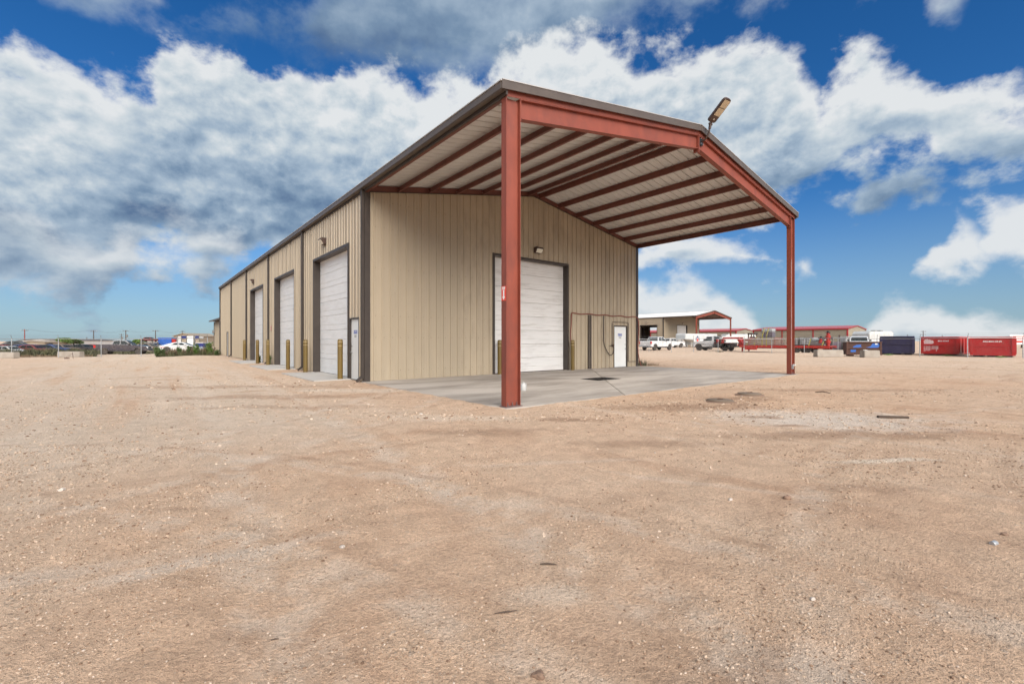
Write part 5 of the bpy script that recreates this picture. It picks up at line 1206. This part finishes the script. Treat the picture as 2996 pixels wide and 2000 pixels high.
def strip(x0, x1, Y0, Y1):
    def f(rng, n):
        Y = rng.uniform(Y0, Y1, n); t = rng.uniform(0, 1, n); t = t+.03*np.sin(t*40); return (x0+(x1-x0)*t-1498)/F*Y, Y
    return f
weeds('dry_weeds', 'dry brown weeds at the end of the shop in front of the sports car', strip(470, 625, 44.5, 46.5), 4200, .25, 1.0, 'weed_dry', lean=.32)
weeds('olive_weeds', 'olive weeds mixed into the dry strip by the shed', strip(455, 640, 43.6, 45.5), 2200, .12, .7, 'weed_olive', lean=.35)
weeds('roadside_weeds', 'band of olive weeds behind the left fence', strip(-140, 272, 50, 56), 8000, .4, 1.15, 'weed_olive', lean=.35, w=.05)
weeds('roadside_grass', 'tawny grass along the foot of the left fence line', strip(-140, 262, 49, 52), 4000, .10, .4, 'weed_dry', lean=.4, w=.04)
weeds('far_scrub', 'far olive scrub between the junk yard and the fence', strip(-200, 480, 64, 78), 5000, .2, .6, 'weed_olive', lean=.4, w=.1)
def bush(x, Y, w, h, label, m_='leaf_green', n=700, name='tall_weed'):
    X = px(x, Y); o = empty(name, (X, Y, G(X, Y)), 0, label, 'plant', 'tall green weeds by the shed')
    rng = np.random.default_rng(int(x*3)); t = MB(); vs = []
    for k in range(7):
        bx_, by_, hz = rng.uniform(-.3, .3)*w, rng.uniform(-.3, .3)*w, h*rng.uniform(.6, 1.); t.tube([(bx_*.3, by_*.3, 0), (bx_, by_, hz)], [.02, .008], 5)
        m0 = n//7; tt_ = rng.uniform(.15, 1, m0)[:, None]; c = np.array([bx_*.3, by_*.3, 0])+(np.array([bx_, by_, hz])-np.array([bx_*.3, by_*.3, 0]))*tt_+rng.normal(0, w*.11, (m0, 3))*np.array([1, 1, .5])
        a = rng.normal(size=(m0, 3)); a /= np.linalg.norm(a, axis=1)[:, None]; b = np.cross(a, rng.normal(size=(m0, 3))); b /= np.linalg.norm(b, axis=1)[:, None]; s = rng.uniform(.03, .08, m0)[:, None]
        vs.append(np.stack([c-a*s, c+b*s*.5, c+a*s, c-b*s*.5], 1).reshape(-1, 3))
    t.build('stem', 'bark', o); leaf_obj('foliage', vs, m_, o)
for x, Y, w, h, t in ((460, 44.2, .7, 1.15, 'tall green weed at the left end of the dry strip'), (474, 44, .8, .85, 'green weed second from the left end of the dry strip'), (525, 44.3, .45, .95, 'slim green weed in front of the sports car tail'), (551, 44.2, .5, .95, 'slim green weed in front of the sports car door'),
                      (575, 44.6, .7, 1.25, 'tall green weed in front of the sports car nose'), (616, 44.6, 1.2, 1.45, 'large green bush against the shed corner'), (634, 43.6, .5, .55, 'small weed at the shed wall base')):
    bush(x, Y, w, h, t, 'leaf_bright' if x in (575, 616) else 'leaf_green')
def tuft(X, Y, w, h, n, label, m_):
    o = empty('grass_tuft', (X, Y, G(X, Y)), 0, label, 'grass', 'grass tufts'); rng = np.random.default_rng(n); g = MB()
    for k in range(n):
        a = rng.uniform(0, 6.28); r = rng.uniform(0, w); x, y = r*math.cos(a), r*math.sin(a)*.5; hh = h*rng.uniform(.4, 1); dx, dy = rng.normal(0, .3)*hh, rng.normal(0, .3)*hh
        g.add([(x-.006, y, 0), (x+.006, y, 0), (x+dx, y+dy, hh)], [(0, 1, 2)])
    g.build('blades', m_, o, fix=False)
cxw, cyw = to_world(15.75, DC+.3)
tuft(cxw, cyw, .5, .45, 260, 'weedy tuft at the right corner of the shop', 'weed_olive'); tuft(cxw+.7, cyw+.3, .6, .22, 160, 'low dry tuft beside the corner weeds', 'weed_dry')
for x, Y, t in ((2105, 55.5, 'grass tuft under the fence by the flatbed truck'), (2600, 44.6, 'green grass tuft under the purple dumpster'), (2772, 43.2, 'green grass tuft under the splashed dumpster'), (2930, 37.2, 'green grass tuft under the right red dumpster')): tuft(px(x, Y), Y, .5, .22, 150, t, 'leaf_bright' if x > 2500 else 'weed_olive')
for k, (u_, t) in enumerate(((21.9, 'weed growing between the middle and farthest side doors'), (24.9, 'weed at the foot of the farthest side door'))):
    wx, wy = to_world(-.25, u_); bush(1498+F*wx/wy, wy, .35, .55, t, 'leaf_green', 200)

# ------------------------------------------------------------------ left background: sheds, yard, junk
def shed(name, label, x0, x1, Y, eave_y, ridge_y, dep, wallm, roofm, gable=True, cat='building', base=-.6):
    X0, X1 = px(x0, Y), px(x1, Y); he = CAM_H+(996.5-eave_y)*Y/F; hr = CAM_H+(996.5-ridge_y)*Y/F; o = empty(name, ((X0+X1)/2, Y, 0), 0, label, cat); w = (X1-X0)/2
    MB().prism([(-w, base), (w, base), (w, he), (0, hr), (-w, he)], 0, dep, 'y').build('wall', wallm, o)
    for sg in (-1, 1): MB().bar((sg*(w+.25), dep/2, he+.06), (0, dep/2, hr+.09), dep+.6, .1).build('roof', roofm, o)
    return o, w, he, hr
o, w, he, hr = shed('low_white_shed', 'long low white metal shed on the left horizon', 53, 180, 140, 996.3, 992.0, 20, 'pale_wall', 'gutter_brown')
for k in range(6): MB().box(-w+1+k*w/3.2, -w+1.12+k*w/3.2, -.04, -.002, -.5, he).build('wall_seam', 'galv_dark', o)
o, w, he, hr = shed('tan_shed', 'low tan-roofed open shed in front of the white shed', 60, 131, 105, 1001.5, 998, 6, 'shed_tan', 'shed_tan')
MB().box(-w+.2, w-.2, -.03, -.002, -.6, he-.5).build('bay_shade_panel', 'car_black', o)  # black panel on the solid wall, painted as the shade inside an open bay
o, w, he, hr = shed('gabled_house', 'beige gabled house behind the blue container', 508, 566, 110, 984, 975.5, 9, 'shed_tan', 'shed_tan')
MB().box(-.4, .4, -.05, -.002, he-.9, he+.1).build('gable_vent', 'car_black', o)
bc = empty('blue_container', (px(497, 84), 84, -.3), .1, 'bright blue shipping container behind the sports car', 'container'); MB().box(-1.35, .95, -1.2, 1.2, 0, 2.25).build('shell', 'blue_paint', bc)
for k in range(9): MB().box(-1.3+k*.26, -1.2+k*.26, -1.25, -1.202, .1, 2.15).build('corrugation', 'blue_paint', bc)
MB().box(1.0, 1.6, -1.1, 1.1, .3, 2.0).build('end_cargo', 'machine_red', bc)
st = empty('wash_bay', (px(552, 80), 80, -.4), 0, 'white and blue panelled wash bay building behind the sports car', 'building')
for i, (x0, x1, m_, z0, z1, hd) in enumerate(((-1.95, -1.25, 'pale_wall', 0, 2.5, 'pale_wall'), (-1.2, -.3, 'shed_tan', 0, 2.2, 'navy'), (-.25, .9, 'white_flat', .9, 2.55, 'white_flat'), (1.2, 1.85, 'shed_tan', 0, 2.2, 'navy'))):
    MB().box(x0, x1, 0, 2.5, z0, z1).build('bay_panel', m_, st)
    MB().box(x0-.02, x1+.02, -.06, -.002, z1-.05 if hd == 'navy' else z1-.2, z1+.45 if hd == 'navy' else z1+.05).build('bay_header', hd, st)
for x in (-1.98, -1.22, -.28, .93, 1.05, 1.9): MB().box(x-.05, x+.05, -.12, -.062, 0, 2.75).build('bay_post', 'galv_dark', st)
MB().box(-.1, .75, -.05, -.002, .45, 1.05).build('bay_sign', 'galv_dark', st)
dc = empty('dark_container', (px(596, 72), 72, -.45), 0, 'dark blue trailer box near the shed bush', 'container'); MB().box(-.6, .55, -1, 1, .3, 1.45).build('box', 'navy', dc); MB().box(-.63, .58, -1.05, 1.05, 1.452, 1.6).build('lid', 'pale_wall', dc, bevel=.03); MB().box(-.5, .45, -.9, .9, 0, .298).build('undercarriage', 'car_black', dc)
# wrecks and vehicles in the yard beyond the weeds
mat('junk_red', (.13, .02, .02), .5, var=.3); mat('junk_white', (.36, .36, .36), .5, var=.2); mat('junk_dark', (.03, .027, .03), .5, var=.3); mat('junk_blue', (.03, .055, .15), .5, var=.3); mat('junk_tan', (.14, .105, .08), .6, var=.3)
def sedan(x, Y, head, paint, label, z=-.68, s=1.0):
    prof = [(-2.2, .4), (-2.28, .6), (-2.25, .95), (-1.6, 1.02), (-.9, 1.02), (1.1, .98), (1.9, .88), (2.25, .75), (2.3, .45), (2.2, .35)]
    cab = [(-1.5, 1.0), (-.95, 1.42), (-.5, 1.48), (.1, 1.48), (.4, 1.42), (1.1, .96)]
    glass = [[(-1.0, 1.05), (-.8, 1.38), (-.3, 1.40), (-.3, 1.04)], [(-.22, 1.04), (-.22, 1.40), (.25, 1.38), (.75, 1.02)]]
    return vehicle('junk_car', label, 'car', (px(x, Y), Y, z), head, prof, cab, (-1.4, 1.4), 1.78, paint, glass, .32, .2, 'rim_dark', 'wrecked cars in the yard', scale=s)
sedan(8, 70, .3, 'junk_red', 'red wrecked car at the left edge behind the fence'); sedan(27, 64, 0., 'junk_white', 'white low car by the first left fence post', s=.9); sedan(50, 72, .6, 'junk_dark', 'dark wrecked car right of the first left fence post', z=-.1); sedan(74, 70, 0., 'junk_blue', 'blue and white wrecked car under the reddish pole'); sedan(96, 66, .2, 'junk_red', 'bright red wrecked car in the middle of the junk row'); sedan(92, 80, .1, 'junk_white', 'white wrecked car behind the bright red one')
sedan(122, 72, 0, 'junk_dark', 'dark wrecked car left of the long block'); sedan(150, 74, .3, 'junk_blue', 'blue tinted wrecked car above the long block'); sedan(182, 76, .1, 'junk_tan', 'tan wrecked car behind the long block'); sedan(244, 78, 0, 'junk_dark', 'dark wrecked car behind the weeds left of the pickup'); sedan(272, 80, .2, 'junk_red', 'maroon wrecked car just left of the pickup tail'); sedan(432, 74, .2, 'junk_tan', 'tan wrecked car at the pickup nose', z=-.5); sedan(448, 82, 0, 'junk_white', 'white wrecked car left of the blue container', z=-.4)
rk = empty('car_rack', (px(438, 80), 80, -.4), 0, 'tall steel rack holding a crushed car above the pickup nose', 'rack')
for x in (-.95, .95):
    for y in (-.6, .6): MB().box(x-.05, x+.05, y-.05, y+.05, 0, 1.5).build('leg', 'galv_dark', rk)
MB().box(-1.1, 1.1, -.8, .8, 1.505, 1.6).build('platform', 'galv_dark', rk)
sedan(437, 80, .1, 'junk_red', 'crushed black and red car on the tall rack', z=1.21, s=.55)
for x, Y, wd, m_, t in ((148, 78, 1.6, 'tarp', 'blue tarpaulin heap on the left junk row'), (62, 76, 1.3, 'junk_dark', 'dark scrap heap right of the first fence post'), (205, 82, 2.2, 'junk_tan', 'brown scrap heap behind the long block'), (260, 84, 2.2, 'junk_tan', 'brown scrap heap behind the pickup tail')):
    o = empty('scrap_heap', (px(x, Y), Y, -.4), 0, t, 'scrap', 'scrap heaps in the junk yard'); rr = random.Random(x)
    for k in range(7): c = (rr.uniform(-wd/2, wd/2), rr.uniform(-.5, .5), rr.uniform(.2, 1.2)); MB().bar((c[0]-.4, c[1], c[2]), (c[0]+.4, c[1]+rr.uniform(-.3, .3), c[2]+rr.uniform(-.2, .25)), .5, .3).build('scrap_piece', m_ if k % 3 else 'junk_dark', o, bevel=.04)
bs = empty('billboard', (px(2988, 60), 60, 0), -.3, 'white sign board with red lettering at the far right edge', 'sign')
MB().box(-1.2, 1.2, -.04, .04, .9, 2.2).build('board', 'white_flat', bs)
for i, (w_, z) in enumerate(((1.8, 1.95), (1.4, 1.65))): MB().box(-w_/2, w_/2, -.05, -.042, z-.05, z+.05).build('text_line', 'sign_red', bs)
MB().box(-.5, .1, -.05, -.042, 1.15, 1.4).build('red_mark', 'sign_red', bs)
for x in (-1.0, 1.0): MB().box(x-.05, x+.05, -.03, .03, 0, .898).build('leg', 'galv_dark', bs)
MB().lathe([(.18, 0), (.20, .5), (.05, .62)], 10, (.9, -.3, 0)).build('base_drum', 'navy', bs)

# ------------------------------------------------------------------ litter on the dirt
def stick(pts, r, label, name='stick'):
    P = [Vector((x, y, G(x, y)+r*.8+dz)) for x, y, dz in pts]; o = MB().tube(P, [r*.7]+[r]*(len(P)-2)+[r*.5], 6).build(name, 'stick_wood', smooth=True); tag(o, label, 'stick', 'sticks and boards on the dirt')
def strip_at(x, y): Y = F*CAM_H/(y-996.5); return px(x, Y), Y
a, b = strip_at(1580, 1627), strip_at(1628, 1624); stick([(*a, 0), ((a[0]+b[0])/2, (a[1]+b[1])/2, .004), (*b, 0)], .007, 'short dark stick lying in the centre of the foreground dirt')
a, b = strip_at(1447, 1765), strip_at(1512, 1756); stick([(*a, 0), (a[0]*.6+b[0]*.4, a[1]*.6+b[1]*.4, .002), (*b, .003)], .0045, 'thin dark twig in the lower centre foreground')
a, b = strip_at(792, 1836), strip_at(815, 1832); stick([(*a, 0), ((a[0]+b[0])/2, (a[1]+b[1])/2, .002), (*b, 0)], .004, 'tiny twig at the lower left of centre')
a, b = strip_at(2568, 1219), strip_at(2657, 1221); P = [Vector((*a, G(*a)+.02)), Vector((*b, G(*b)+.02))]; tag(MB().bar(P[0], P[1], .06, .045).build('board_scrap', 'stick_wood'), 'dark narrow board lying on the pale patch at right', 'board', 'sticks and boards on the dirt')
a, b = strip_at(2385, 1148), strip_at(2430, 1150); stick([(*a, 0), ((a[0]+b[0])/2, (a[1]+b[1])/2, .03), (*b, 0)], .018, 'crooked branch on the dirt beyond the tank lids')
def rock(x, y, w, label, m_, n):
    X, Y = strip_at(x, y); s = w/F*Y/2; bm = bmesh.new(); bmesh.ops.create_icosphere(bm, subdivisions=2, radius=1); rr = random.Random(n)
    for v in bm.verts: k = 1+.16*math.sin(v.co.x*4+n)+.14*math.sin(v.co.y*5+n*2)+rr.uniform(-.07, .07); v.co = Vector((v.co.x*s*k, v.co.y*s*.8*k, v.co.z*s*.55*k))
    me = bpy.data.meshes.new('rock'); bm.to_mesh(me); bm.free(); me.materials.append(M[m_]); tag(link('rock', me, None, (X, Y, G(X, Y)+s*.2), n), label, 'rock', 'larger rocks in the yard')
rock(180, 1430, 20, 'flat pale rock in the left foreground', 'rock_pale', 1); rock(2302, 1445, 26, 'brown clod at right, below the pale patch', 'rock_brown', 2); rock(1575, 1940, 40, 'brown clod at the bottom of the picture', 'rock_brown', 3); rock(2137, 1445, 16, 'pale rock left of the brown clod at right', 'rock_pale', 4)
rock(1232, 1212, 12, 'small white rock left of the canopy column', 'rock_pale', 5); rock(1001, 1586, 17, 'pale rock in the centre left foreground', 'rock_pale', 6); rock(864, 1983, 24, 'white rock at the bottom edge left of centre', 'rock_pale', 7); rock(2938, 1557, 20, 'dark clod at the right edge above the can', 'rock_brown', 8); rock(1246, 1224, 14, 'brown rock beside the small white rock left of the column', 'rock_brown', 9); rock(2378, 1727, 18, 'pale rock in the lower right foreground', 'rock_pale', 10)
X, Y = strip_at(2908, 1583); cn = empty('crushed_can', (X, Y, G(X, Y)+.002), .4, 'small crushed silver can in the right foreground', 'can')
MB().lathe([(.026, -.042), (.03, -.036), (.028, -.01), (.030, .015), (.03, .036), (.026, .042)], 14, (0, 0, .008), 'x').build('body', 'galvanised', cn, smooth=True); MB().lathe([(.022, .043), (.02, .0425)], 10, (0, 0, .008), 'x').build('lid', 'metal_grey', cn); cn.scale = (.6, .6, .6)
